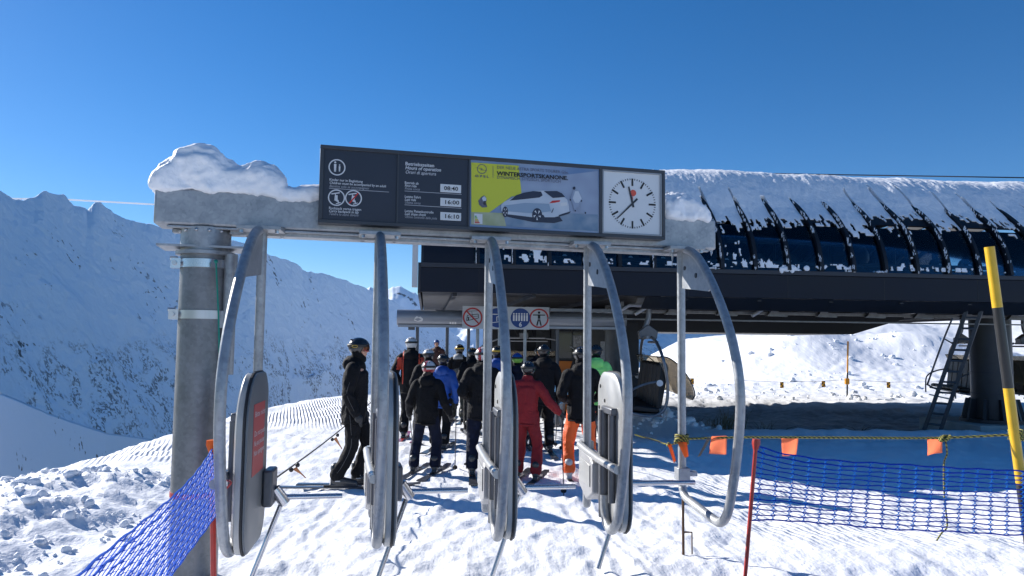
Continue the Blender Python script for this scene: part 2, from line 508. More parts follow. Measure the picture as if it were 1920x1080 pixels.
MT1 = mountain_mat('mountain_snow', .60, -60, 30, .05, True, 14)
MT2 = mountain_mat('far_snow', .62, 0, 0, .009, False, 12.)
MT3 = mountain_mat('near_slope_snow', .63, 0, 0, .35, False, .35)
MT4 = mountain_mat('rock_slope', .40, 0, 0, .12, False, 3., (.16, .155, .15))
ridge('mountain_slope', [(-900, 470), (-500, 330), (-250, 400), (-60, 330), (0, 360), (30, 376), (60, 371), (80, 361), (120, 366), (138, 384), (165, 395), (178, 379), (190, 380), (212, 400), (245, 415), (290, 423), (330, 430), (400, 448), (440, 452), (470, 462), (500, 476), (540, 490), (580, 511), (620, 517), (660, 532), (690, 545), (720, 556), (760, 580), (800, 600), (840, 618), (870, 640), (885, 662), (900, 700)],
      [(-900, 1300), (0, 1650), (300, 2350), (500, 3000), (700, 3900), (900, 4900)], 860, 820, MT1, 1300, 330, 95, 480, 3, jag=6)
ridge('distant_peaks', [(560, 590), (640, 560), (680, 548), (694, 538), (712, 545), (735, 541), (750, 537), (766, 546), (778, 551), (790, 560), (815, 556), (840, 548), (880, 560), (930, 545), (1000, 570), (1100, 600), (1250, 640), (1400, 660)],
      [(560, 5600), (1400, 5600)], 1700, 1000, MT2, 420, 140, 280, 600, 11, jag=5, ramp=1.3)
ridge('shaded_mountain', [(1000, 690), (1060, 640), (1120, 600), (1180, 560), (1300, 520), (1500, 500), (1800, 520), (2300, 500)],
      [(1000, 2200), (1400, 3000), (2300, 4600)], 900, 760, MT1, 260, 100, 50, 300, 23, jag=4)
ridge('side_slope', [(-700, 560), (-300, 660), (-100, 710), (0, 736), (40, 752), (90, 775), (150, 796), (200, 812), (260, 820), (300, 826), (340, 838), (400, 860), (520, 900), (640, 960)],
      [(-700, 110), (0, 180), (200, 270), (350, 400), (640, 650)], 110, 150, MT3, 500, 200, 3.2, 26, 31, jag=1.2, ramp=1.0)
ridge('rock_slope', [(1380, 640), (1500, 600), (1600, 572), (1700, 560), (1850, 555), (1920, 560), (2200, 540), (2700, 500)],
      [(1380, 260), (2700, 240)], 120, 60, MT4, 300, 90, 5, 22, 43, jag=2)
# valley floor so that nothing shows below the slopes
o = MB().add([(-9000, 60, -420), (9000, 60, -420), (9000, 14000, -420), (-9000, 14000, -420)], [(0, 1, 2, 3)]).build('valley_floor', mat('valley_shade', (.10, .12, .14), .9, 0, .4, .004))  # valley shade put into the dark colour, limiting bounce onto the mountains
tag(o, kind='structure')
# contrail
a = at(-200, 369, 12000); b = at(120, 374, 12000); c = at(300, 384, 12000); e = at(560, 396, 12000)
CTR = mat('contrail_ice', (.9, .92, .95), 1.0)
t = CTR.node_tree; tl = t.nodes.new('ShaderNodeBsdfTranslucent'); tl.inputs[0].default_value = (.95, .96, 1, 1); mx = t.nodes.new('ShaderNodeMixShader'); mx.inputs[0].default_value = .8
t.links.new(t.nodes['Principled BSDF'].outputs[0], mx.inputs[1]); t.links.new(tl.outputs[0], mx.inputs[2]); t.links.new(mx.outputs[0], t.nodes['Material Output'].inputs[0])
HZM = bpy.data.materials.new('haze_air'); HZM.use_nodes = True
t = HZM.node_tree; t.nodes.remove(t.nodes['Principled BSDF']); pv = t.nodes.new('ShaderNodeVolumePrincipled')
pv.inputs['Color'].default_value = (.34, .58, 1., 1); pv.inputs['Density'].default_value = 2.2e-5; pv.inputs['Anisotropy'].default_value = .0
t.links.new(pv.outputs[0], t.nodes['Material Output'].inputs['Volume'])
HB = MB().box(-6500, 9000, -600, 8200, -2600, 1300).build('haze', HZM, smooth=False); tag(HB, kind='stuff')
o = MB().tube([a, b, c, e], [14, 14, 14, 8], 6).build('contrail', CTR); tag(o, kind='structure')
# ---------------------------------------------------------------- gantry
SL = .2621; AL = math.atan(SL)
E1 = Vector((math.cos(AL), math.sin(AL), 0)); N1 = Vector((math.sin(AL), -math.cos(AL), 0))
ZT, ZB = 2.757, 2.498
def yb(px, off=0.):     # depth of the beam front plane at a pixel column
    k = (px - 960) / F * 1.004
    return (5.75 + off) / (1 - SL * k)
def uvw(px, py, w=0.):  # point on the vertical plane `w` in front of the beam face -> (u, z)
    P0 = Vector((0, 5.75, 0)) + N1 * w
    d = fv + RV * ((px - 960) / F) + UV * ((540 - py) / F)
    t = (P0 - CP).dot(N1) / d.dot(N1)
    P = CP + d * t
    return (P - P0).dot(E1), P.z
def onb(u, w, z):
    return Vector((0, 5.75, 0)) + E1 * u + N1 * w + Vector((0, 0, z))
UL = uvw(288, 385)[0]; UR = uvw(1343, 440)[0]
UC = (UL + UR) / 2; HL = (UR - UL) / 2
gan = empty('gantry', onb(UC, -.14, 0), AL, 'galvanised steel gantry beam on one thick round post, carrying turnstiles and board', 'gantry')
b = MB().box(-HL, HL, -.14, .14, ZB, ZT)
b.build('beam', GALV, gan, bevel=.018)
b = MB().box(-HL + .5, HL - .25, -.09, .05, ZB - .045, ZB - .003)
b.box(-HL + .09, HL - .07, -.135, -.1, ZB - .02, ZB - .003); b.box(-HL + .09, HL - .07, .06, .13, ZB - .03, ZB - .003)
b.build('bottom_flange', GALV, gan, bevel=.004)
# post (world X,Y from the picture)
pw = at(372, 800, 5.33); pl = pw - gan.location
px_, py_ = (pl.x * math.cos(AL) + pl.y * math.sin(AL)), (-pl.x * math.sin(AL) + pl.y * math.cos(AL))
b = MB().tube([(px_, py_, -.3), (px_, py_, 2.31)], .166, 32)
b.build('post', GALVD, gan)
b = MB().tube([(px_, py_, 2.33), (px_, py_, ZB - .004)], .172, 32)
b.tube([(px_, py_, 2.30), (px_, py_, 2.325)], .2, 32)
b.box(px_ - .30, px_ + .27, py_ - .17, py_ + .17, 2.345, 2.36)
b.build('post_collar', GALV, gan)
for z in (2.235, 1.872):
    b = MB().tube([(px_, py_, z - .03), (px_, py_, z + .03)], .176, 32)
    b.box(px_ - .215, px_ - .15, py_ - .09, py_ - .02, z - .036, z + .036)
    c = b.build('clamp_band', CHROME if z > 2 else BOLT, gan)
    MB().disc((px_ - .19, py_ - .1, z), .016, (0, 1, 0), .02).disc((px_ - .2, py_ - .05, z + .035), .014, (1, 0, 0), .05).build('bolt', BOLT, c)
tb = (px_ + .205, py_ - .085)
b = MB().tube([(tb[0] - .02, tb[1], 2.31), (tb[0] - .02, tb[1], 1.45)], .045, 16).box(tb[0] - .09, tb[0] - .0, tb[1] - .03, tb[1] + .02, 1.78, 1.9)
b.build('side_tube', GALV, gan)
for k in range(6):
    a_ = -PI / 2 + (k - 2.5) * .5
    MB().sph((px_ + .175 * math.cos(a_), py_ + .175 * math.sin(a_), ZB - .03), .013, 8, 6).build('bolt', BOLT, gan)
TAPE = mat('red_tape', (.42, .03, .03), .5)
b = MB().tube([(px_, py_, .60), (px_, py_, .635)], .17, 28)
b.build('red_band', TAPE, gan)
# vertical seam of snow dust on the post front
CORDG = mat('green_cord', (.0, .22, .16), .6)
g0 = at(405, 490, 5.12); g1 = at(412, 685, 5.1)
o = MB().tube([g0, (g0 + g1) / 2 + Vector((.004, 0, 0)), g1], .006, 6).sph(g0, .014).sph(g1, .01).build('green_cord', CORDG)
tag(o, 'thin green cord hanging from the upper clamp of the gantry post', 'cord')

def remeshed(mb, name, m, parent, vox, disp=0., dscale=5., it=4, seed=0, stretch=(1, 1, 1), loc=None, adapt=0, disp2=None):
    o = mb.build(name, m, None, smooth=False)
    r = o.modifiers.new('r', 'REMESH'); r.mode = 'VOXEL'; r.voxel_size = vox
    if it:
        s_ = o.modifiers.new('s', 'SMOOTH'); s_.iterations = it; s_.factor = .6
    dg = bpy.context.evaluated_depsgraph_get()
    me = bpy.data.meshes.new_from_object(o.evaluated_get(dg))
    old = o.data; o.modifiers.clear(); o.data = me; bpy.data.meshes.remove(old); me.name = name
    n = len(me.vertices)
    co = np.empty(n * 3, np.float32); no = np.empty(n * 3, np.float32)
    me.vertices.foreach_get('co', co); me.vertices.foreach_get('normal', no)
    co = co.reshape(-1, 3).astype(float); no = no.reshape(-1, 3)
    if disp:
        q = co * dscale * np.array(stretch)
        q = q + .8 * np.stack([vn(q * .7, seed + 1), vn(q * .7, seed + 2), vn(q * .7, seed + 3)], 1)
        co = co + no * (disp * fbm(q, 4, seed, True))[:, None]
    if disp2: co = co + no * (disp2[0] * fbm(co * disp2[1], 3, seed + 50))[:, None]
    me.vertices.foreach_set('co', co.astype(np.float32).ravel())
    me.polygons.foreach_set('use_smooth', [True] * len(me.polygons)); me.update()
    if not me.materials: me.materials.append(m)
    if parent: o.parent = parent
    if loc is not None: o.location = loc
    return o

# snow lying on the beam : built from the outline seen against the sky, real depth
def beam_snow(outline, name, label, w0=.02, w1=-.30, seed=1, base=ZT):
    pts = [uvw(a, c, -.13) for a, c in outline]
    b = MB()
    us = [p[0] for p in pts]; zs = [p[1] for p in pts]
    n = 44
    for k in range(n):
        u = us[0] + (us[-1] - us[0]) * (k + .5) / n
        z = float(np.interp(u, us, zs)); h = max(z - base, .015)
        r = min(h / 2, .07)
        for q in range(5):
            t = (q / 4 - .5)
            wv = -.14 + t * .22
            hh = h * (1 - 1.1 * t * t)
            # column with rounded top
            P = onb(u, wv, 0)
            ru = (us[-1] - us[0]) / n * 1.6
            b.sph((P.x, P.y, base + hh - min(hh, .05)), (ru + .01, .05, min(hh, .05)), 10, 6)
            b.box(P.x - ru * .7, P.x + ru * .7, P.y - .045, P.y + .045, base - .012, base + max(hh - .04, .01))
    o = remeshed(b, name, SNOWS, None, .014, .034, 4.5, 7, seed, disp2=(.009, 26))
    return tag(o, label, 'snow')
beam_snow([(296, 350), (299, 324), (316, 306), (340, 292), (346, 276), (372, 268), (398, 276), (420, 302), (455, 308), (488, 304), (512, 314), (523, 330), (527, 352), (560, 356), (598, 350)],
          'snow_heap', 'tall rounded heap of snow on the left end of the gantry beam', seed=2)
beam_snow([(1238, 370), (1262, 362), (1285, 364), (1302, 378), (1312, 396), (1316, 409)], 'snow_block', 'small block of snow on the right end of the gantry beam, beside the clock', seed=5)

# ---------------------------------------------------------------- sign board
W0 = .11
bl = [uvw(*p, W0) for p in ((600, 270), (1248, 320), (1247, 450), (597, 417))]
BU0, BU1 = (bl[0][0] + bl[3][0]) / 2, (bl[1][0] + bl[2][0]) / 2
BZ1, BZ0 = (bl[0][1] + bl[1][1]) / 2, (bl[2][1] + bl[3][1]) / 2
BC = (BU0 + BU1) / 2
P = onb(BC, W0, 0)
sg = empty('sign_board', (P.x, P.y, BZ0), AL, 'long dark board with opening hours, a car advertisement and a clock, on the gantry', 'sign')
HW = (BU1 - BU0) / 2; HH = BZ1 - BZ0
def sp(px, py):
    u, z = uvw(px, py, W0); return u - BC, z - BZ0
b = MB(); fr = .028
b.box(-HW, HW, -.0, fr * 0 + .10, 0, fr).box(-HW, HW, 0, .10, HH - fr, HH).box(-HW, -HW + fr, .0, .10, fr, HH - fr).box(HW - fr, HW, .0, .10, fr, HH - fr)
b.build('frame', SIGNFR, sg, bevel=.003)
d1 = sp(746, 350)[0]; d2 = sp(880, 360)[0]; d3 = sp(1127, 370)[0]
for d, ww in ((d1, .006), (d2, .007), (d3, .011)):
    MB().box(d - ww, d + ww, .002, .095, fr, HH - fr).build('divider', SIGNFR, sg)
YP = .014   # depth of the panels behind the frame front
def panel(x0, x1, m, name='panel'):
    return MB().box(x0, x1, YP, YP + .01, fr - .002, HH - fr + .002).build(name, m, sg, smooth=False)
p1 = panel(-HW + fr, d1 - .006, SIGNBG); p2 = panel(d1 + .006, d2 - .007, SIGNBG)
TXT = []
def text(body, x, z, h, m, parent, wfit=None, bold=0., shear=0., y=YP - .002, rot=0, mtx=None, nm='lettering', align='LEFT', narrow=None):
    c = bpy.data.curves.new('lettering', 'FONT'); c.body = body; c.size = h; c.shear = shear; c.offset = bold * h; c.align_x = align; c.resolution_u = 2
    o = bpy.data.objects.new('t', c); COL.objects.link(o)
    dg = bpy.context.evaluated_depsgraph_get(); dg.update()
    me = bpy.data.meshes.new_from_object(o.evaluated_get(dg))
    bpy.data.objects.remove(o); me.name = nm
    vs = [v.co.copy() for v in me.vertices]
    if not vs: return None
    x0 = min(v.x for v in vs); x1 = max(v.x for v in vs)
    k = 1.0
    if wfit: k = wfit / (x1 - x0)
    for v in me.vertices:
        v.co.x *= k
    me.materials.clear(); me.materials.append(m)
    o = bpy.data.objects.new(nm, me); COL.objects.link(o); o.parent = parent
    o.rotation_euler = (PI / 2, 0, 0); o.location = (x, y, z)
    return o
def ptext(body, pxl, pyb, pxr, hpx, m, parent, **k):   # baseline start pixel, right end pixel, cap height in pixels
    x, z = sp(pxl, pyb); x1, _ = sp(pxr, pyb)
    h = (sp(pxl, pyb - hpx)[1] - z) / .70
    return text(body, x, z, h, m, parent, wfit=(x1 - x) if pxr else None, **k)
def poly(pts, m, parent, lay=1, raw=False, name='print', px=True):
    q = [sp(*p) for p in pts] if px else pts
    me = bpy.data.meshes.new(name); y = YP - .0012 * lay
    bm = bmesh.new(); vs = [bm.verts.new((a, y, c)) for a, c in q]; f = bm.faces.new(vs)
    bmesh.ops.triangulate(bm, faces=[f]); bm.to_mesh(me); bm.free()
    me.materials.append(m)
    o = bpy.data.objects.new(name, me); COL.objects.link(o); o.parent = parent
    return o
def ring(cx, cz, r0, r1, m, parent, lay=1, n=28, name='ring', y=None, sx=1.):
    b = MB(); yy = YP - .0012 * lay if y is None else y
    vs = []
    for k in range(n):
        a = 2 * PI * k / n
        vs += [(cx + r0 * math.cos(a) * sx, yy, cz + r0 * math.sin(a)), (cx + r1 * math.cos(a) * sx, yy, cz + r1 * math.sin(a))]
    b.add(vs, [(2 * k, 2 * k + 1, (2 * k + 3) % (2 * n), (2 * k + 2) % (2 * n)) for k in range(n)])
    return b.build(name, m, parent, smooth=False)
PR = mat('print_light_grey', (.6, .61, .63), .5)
PRD = mat('print_dim_grey', (.38, .39, .42), .5)
# panel 1
ic = [sp(632, 313), sp(631, 370), sp(663, 371)]
k1 = sp(648, 313)[0] - sp(632, 313)[0]
for i, c in enumerate(ic):
    ring(c[0], c[1], k1 * .86, k1, PR, p1, name='pictogram_ring')
def figure(x, z, s, m, parent, lay=1):
    b = MB(); y = YP - .0012 * lay
    b.prism([(x + .17 * s * math.cos(a * PI / 5), z + .88 * s + .17 * s * math.sin(a * PI / 5)) for a in range(10)], 1, y, y + .0005)
    b.prism([(x - .2 * s, z + .6 * s), (x + .2 * s, z + .6 * s), (x + .18 * s, z + .05 * s), (x + .15 * s, z - .7 * s), (x + .02 * s, z - .7 * s), (x, z - .05 * s), (x - .02 * s, z - .7 * s), (x - .15 * s, z - .7 * s), (x - .18 * s, z + .05 * s)], 1, y, y + .0005)
    return b.build('pictogram', m, parent, smooth=False)
figure(ic[0][0] - .22 * k1, ic[0][1] - .04 * k1, k1 * .72, PR, p1)
figure(ic[0][0] + .3 * k1, ic[0][1] - .14 * k1, k1 * .5, PR, p1)
def chairicon(c, s, m):
    x, z = c; b = MB(); y = YP - .0014
    def bar(x0, z0, x1, z1, t):
        d = Vector((x1 - x0, z1 - z0)).normalized() * t; n = (-d.y, d.x)
        b.prism([(x + (x0 * s + n[0] * s), z + (z0 * s + n[1] * s)), (x + (x1 + n[0]) * s, z + (z1 + n[1]) * s), (x + (x1 - n[0]) * s, z + (z1 - n[1]) * s), (x + (x0 - n[0]) * s, z + (z0 - n[1]) * s)], 1, y, y + .0005)
    bar(-.6, .42, .35, .62, .07); bar(-.12, .55, -.2, -.35, .05); bar(-.2, -.2, .2, -.4, .13); bar(0, .3, .02, -.2, .12); bar(.2, -.35, .25, -.7, .06); bar(-.05, -.75, .5, -.55, .05)
    return b.build('pictogram', m, p1, smooth=False)
chairicon(ic[1], k1, PR); chairicon(ic[2], k1, PR)
b = MB(); x, z = ic[2]; s_ = k1
b.prism([(x - .55 * s_, z - .62 * s_), (x - .42 * s_, z - .72 * s_), (x + .6 * s_, z + .6 * s_), (x + .5 * s_, z + .72 * s_)], 1, YP - .0022, YP - .0017)
b.build('red_slash', REDP, p1, smooth=False)
ptext('Kinder nur in Begleitung', 617.5, 338, 680, 4.6, PR, p1, bold=.012)
ptext('Children must be accompanied by an adult', 617.5, 344, 724, 4.6, PR, p1, bold=.012, shear=.2)
ptext('Bambini solo se accompagnati', 617.5, 350, 692, 4.6, PRD, p1, shear=.25)
poly([(617, 351.6), (729.5, 359), (729.5, 360), (617, 352.6)], PRD, p1, name='rule')
ptext('Rucksack vorne tragen', 616.5, 391.5, 677, 4.8, PR, p1, bold=.012)
ptext('Carry backpack in lap', 616.5, 397, 672, 4.8, PR, p1, bold=.012, shear=.2)
ptext('Tenere lo zaino davanti', 616.5, 402.5, 672, 4.8, PRD, p1, shear=.25)
# panel 2
ptext('Betriebszeiten', 760, 309, 814, 6.4, PR, p2, bold=.016)
ptext('Hours of operation', 760, 316.5, 827, 6.4, PR, p2, bold=.016, shear=.2)
ptext('Orari di apertura', 760, 324.5, 817, 6.4, PR, p2, shear=.25)
LCDM = mat('display', (.62, .63, .64), .4)
for (ya, l1, l2, l3, w1, w2, w3, tm, lz) in ((343.5, 'Betrieb ab', 'First ride', 'Prima corsa', 785, 781, 787, '08:40', 353), (369.5, 'Letzte Fahrt', 'Last ride', 'Ultima corsa', 789, 780, 788, '16:00', 379), (396.5, 'Letzte Pistenkontrolle', 'Last slope check', 'Ultimo controllo della pista', 813, 799, 819, '16:10', 405.5)):
    ptext(l1, 759, ya + .5, w1, 4.8, PR, p2, bold=.012); ptext(l2, 759, ya + 6, w2, 4.8, PR, p2, bold=.012, shear=.2); ptext(l3, 759, ya + 11.5, w3, 4.8, PRD, p2, shear=.25)
    if tm != '16:10': poly([(759, ya + 13.4), (866, ya + 20), (866, ya + 21), (759, ya + 14.4)], PRD, p2, name='rule')
    A = sp(826, lz); B = sp(865, lz); hh = (sp(845, lz - 7.5)[1] - sp(845, lz + 7.5)[1]) / 2; zc = sp(845, lz)[1]
    dpl = MB().box(A[0], B[0], YP - .006, YP, zc - hh, zc + hh).build('time_display', LCDM, p2, smooth=False, bevel=.001)
    tw = (B[0] - A[0])
    text(tm, A[0] + tw * .17, zc - hh * .48, hh * 1.42, BLACK, dpl, wfit=tw * .68, bold=.02, y=YP - .0075)
# advertisement
YEL = mat('print_yellow', (.52, .53, .03), .35)
ADB = mat('print_ad_sky', (.12, .2, .36), .35, 0, 0, 2.2, col2=(.26, .33, .46), detail=1)
ADW = mat('print_ad_pale', (.30, .36, .47), .35, 0, 0, 6, col2=(.24, .29, .4), detail=1)
ADF = mat('print_ad_floor', (.12, .20, .30), .35, 0, 0, 9, col2=(.24, .30, .38), detail=2)
ADFY = mat('print_ad_floor_yellow', (.30, .33, .18), .35, 0, 0, 9, col2=(.4, .42, .3), detail=2)
CARW = mat('print_car_white', (.42, .48, .56), .35, 0, 0, 7, col2=(.52, .56, .62), detail=1)
CARS = mat('print_car_shade', (.24, .32, .42), .35)
CARD = mat('print_car_dark', (.02, .022, .045), .35)
PGREY = mat('print_grey', (.1, .1, .13), .4)
ad = panel(d2 + .006, d3 - .01, ADB, 'advertisement')
poly([(977, 341), (985, 336), (1122, 320), (1122.5, 431), (977, 423)], ADW, ad, 1)
poly([(884, 398), (921, 399), (1000, 396), (1122, 402), (1122, 433), (884, 420)], ADF, ad, 2)
poly([(884, 397), (921, 398), (944, 399), (950, 424), (884, 420)], ADFY, ad, 3)
poly([(884, 304), (973, 310), (979, 366), (960, 368), (918, 398), (884, 397)], YEL, ad, 4)
poly([(944, 404), (960, 408), (1000, 416), (1040, 418), (1056, 414), (1050, 406), (1010, 402), (960, 398)], CARD, ad, 4, name='print')
body = [(940, 394), (940, 384), (946, 378), (956, 373), (967, 367), (980, 361), (996, 358), (1020, 357), (1045, 358), (1053, 361), (1058, 369), (1064, 374), (1067, 384), (1068, 396), (1062, 400), (1052, 404), (1040, 407), (1022, 407), (1019, 402), (1008, 402), (999, 407), (958, 402), (946, 401)]
poly(body, CARW, ad, 5)
poly([(945, 385), (985, 380), (1030, 382), (1034, 396), (1000, 400), (950, 396)], CARS, ad, 6)
poly([(956, 376), (968, 366), (982, 361), (1000, 358), (1015, 359), (1018, 366), (1012, 370), (985, 373)], CARD, ad, 7)
poly([(1020, 358), (1045, 358), (1054, 362), (1060, 369), (1050, 370), (1037, 371), (1026, 362)], CARD, ad, 7)
poly([(1030, 381), (1036, 376), (1051, 375), (1050, 378), (1040, 380)], REDP, ad, 7)
poly([(1051, 380), (1063, 379), (1064, 385), (1052, 386)], PR, ad, 7, name='number_plate')
poly([(1048, 403), (1060, 399), (1071, 396), (1068, 400), (1056, 404), (1048, 406)], CARD, ad, 7)
poly([(1034, 398), (1038, 390), (1038.6, 391), (1035.6, 399)], CARD, ad, 7)
for (cx, cy, rx, ry) in ((947.5, 397, 5.2, 10), (1007.5, 403, 9.5, 13)):
    poly([(cx + rx * math.cos(a * PI / 8), cy + ry * math.sin(a * PI / 8)) for a in range(16)], CARD, ad, 8, name='wheel')
    for a in range(5):
        t = a * 2 * PI / 5 + .3
        poly([(cx + rx * .75 * math.cos(t - .18), cy + ry * .75 * math.sin(t - .18)), (cx + rx * .75 * math.cos(t + .22), cy + ry * .75 * math.sin(t + .22)), (cx + rx * .2 * math.cos(t + .4), cy + ry * .2 * math.sin(t + .4))], PR, ad, 9, name='spoke')
# figure in a white suit and helmet by the car, small rider at the left
poly([(1076, 357), (1084, 356), (1091, 368), (1092, 376), (1088, 378), (1087, 386), (1094, 396), (1099, 399), (1097, 402), (1089, 398), (1082, 388), (1079, 396), (1077, 396), (1075, 384), (1070, 372)], ADW, ad, 6)
poly([(1079, 358), (1085, 358), (1091, 372), (1086, 380), (1079, 380), (1074, 372)], CARW, ad, 7)
for (cx, cy, r) in ((1077, 352.5, 2.6), (1090.5, 376.5, 1.5), (1070, 374.5, 1.4), (1079, 395, 1.3), (1098, 399, 1.6)):
    poly([(cx + r * math.cos(a * PI / 4), cy + r * 1.2 * math.sin(a * PI / 4)) for a in range(8)], CARD, ad, 8)
poly([(903, 369), (908, 366), (912, 370), (913, 376), (910, 380), (906, 382), (913, 386), (914, 388), (905, 389), (899, 384), (897, 376)], PGREY, ad, 6)
poly([(904, 371), (908, 367.5), (912, 371), (912, 376), (906, 377)], CARW, ad, 7)
# emblem: ring with a horizontal flash
e_ = sp(904, 316.5); er = sp(913, 316.5)[0] - e_[0]
ring(e_[0], e_[1], er * .86, er, PGREY, ad, 6, name='emblem_ring')
poly([(891, 314), (904, 315.4), (902, 317.2), (915.5, 320), (901, 318.6), (905, 316.6)], PGREY, ad, 7, name='emblem_flash')
ptext('O P E L', 891, 331.5, 917, 4.2, PGREY, ad, bold=.03, y=YP - .009)
poly([(924.4, 311), (925.2, 311), (925.2, 333), (924.4, 333)], PGREY, ad, 7, name='rule')
ptext('DER NEUE ASTRA SPORTS TOURER GSe.', 932, 316, 1066, 5.6, PGREY, ad, y=YP - .009)
ptext('WINTERSPORTSKANONE.', 932, 328, 1066, 7.4, BLACK, ad, bold=.03, y=YP - .009)
ptext('DYNAMISCH, STYLISCH, SPORTLICH', 932, 334.5, 1051, 5.6, PGREY, ad, y=YP - .009)
lab = poly([(889.5, 400), (905, 401), (905, 420), (889.5, 419)], PR, ad, 6, name='energy_label')
for i_, cc in enumerate(((.05, .3, .1), (.2, .4, .05), (.5, .45, .03), (.5, .2, .02), (.45, .03, .02))):
    mm = mat('print_bar', cc, .5)
    poly([(890.5, 404 + 3 * i_), (894 + 1.4 * i_, 404.2 + 3 * i_), (894 + 1.4 * i_, 406.4 + 3 * i_), (890.5, 406.2 + 3 * i_)], mm, ad, 7)
# clock
CLKF = mat('clock_face', (.62, .64, .66), .4)
CFR = mat('clock_frame', (.30, .31, .33), .4, .4)
ck = panel(d3 + .011, HW - fr, CLKF, 'clock_face')
cx, cz = sp(1187, 381); R1 = (sp(1231, 381)[0] - sp(1143, 381)[0]) / 2 / 1.0
x0c, x1c = d3 + .013, HW - fr - .002
b = MB(); t_ = .012
b.box(x0c, x1c, .002, .013, fr, fr + t_).box(x0c, x1c, .002, .013, HH - fr - t_, HH - fr).box(x0c, x0c + t_, .002, .013, fr + t_, HH - fr - t_).box(x1c - t_, x1c, .002, .013, fr + t_, HH - fr - t_)
b.build('clock_frame', CFR, ck, bevel=.002)
b1 = MB()
for k in range(60):
    a_ = k * PI / 30; dx, dz = math.sin(a_), math.cos(a_)
    hour = k % 5 == 0
    r0 = R1 * (.70 if hour else .93); wv = R1 * (.038 if hour else .014)
    q = [(cx + dx * r + dz * s * wv, cz + dz * r - dx * s * wv) for r, s in ((r0, -1), (r0, 1), (R1, 1), (R1, -1))]
    b1.prism(q, 1, YP - .0022, YP - .001)
b1.build('minute_markers', BLACK, ck, smooth=False)
HND = mat('clock_hand', (.03, .03, .035), .4)
def hand(deg, r0, r1, w0, w1, y, m, name):
    a_ = math.radians(deg); dx, dz = math.sin(a_), math.cos(a_)
    q = [(cx + dx * r + dz * s, cz + dz * r - dx * s) for r, s in ((r0, -w0), (r0, w0), (r1, w1), (r1, -w1))]
    MB().prism(q, 1, y - .001, y).build(name, m, ck, smooth=False)
hand(346, -.16 * R1, .68 * R1, .045 * R1, .035 * R1, YP - .004, HND, 'hour_hand')
hand(226, -.28 * R1, .92 * R1, .04 * R1, .022 * R1, YP - .006, HND, 'minute_hand')
hand(2, 0, .35 * R1, .012 * R1, .010 * R1, YP - .0032, REDP, 'second_hand')
b = MB().disc((cx + .03 * R1, YP - .003, cz + .42 * R1), .13 * R1, (0, 1, 0), .001, 20).build('second_hand_disc', mat('clock_red', (.62, .08, .05), .5), ck, smooth=False)

# ---------------------------------------------------------------- turnstiles
REDSIGN = mat('red_notice', (.45, .06, .06), .5)
loop = [(0, 0, 2.52 - .045), (0, 0, 2.0), (0, 0, 1.2), (0, 0, .62), (0, -.012, .53), (0, -.05, .485), (0, -.14, .465), (0, -.4, .445), (0, -.66, .425), (0, -.75, .44), (0, -.82, .49), (0, -.88, .58), (0, -.985, .86), (0, -1.062, 1.2), (0, -1.06, 1.45), (0, -.97, 1.70), (0, -.83, 1.92), (0, -.65, 2.13), (0, -.45, 2.31), (0, -.28, 2.42), (0, -.10, 2.475)]
def pad_outline(inset=0.):
    y0, y1, z0, z1 = -.20 - inset, -.84 + inset, .40 + inset, 1.49 - inset
    pts = []
    # corners: back bottom, front bottom, front top, back top
    for (cy, cz_, ry, rz, a0) in ((y0 - .13, z0 + .15, .13, .15, 0), (y1 + .13, z0 + .20, .13, .20, 1), (y1 + .28, z1 - .34, .28, .34, 2), (y0 - .16, z1 - .13, .16, .13, 3)):
        for k in range(8):
            a_ = -PI / 2 * (a0) - PI / 2 * k / 7
            # start pointing back(+y) then going to bottom, front, top
            pts.append((cy + ry * math.cos(a_), cz_ + rz * math.sin(a_)))
    return pts
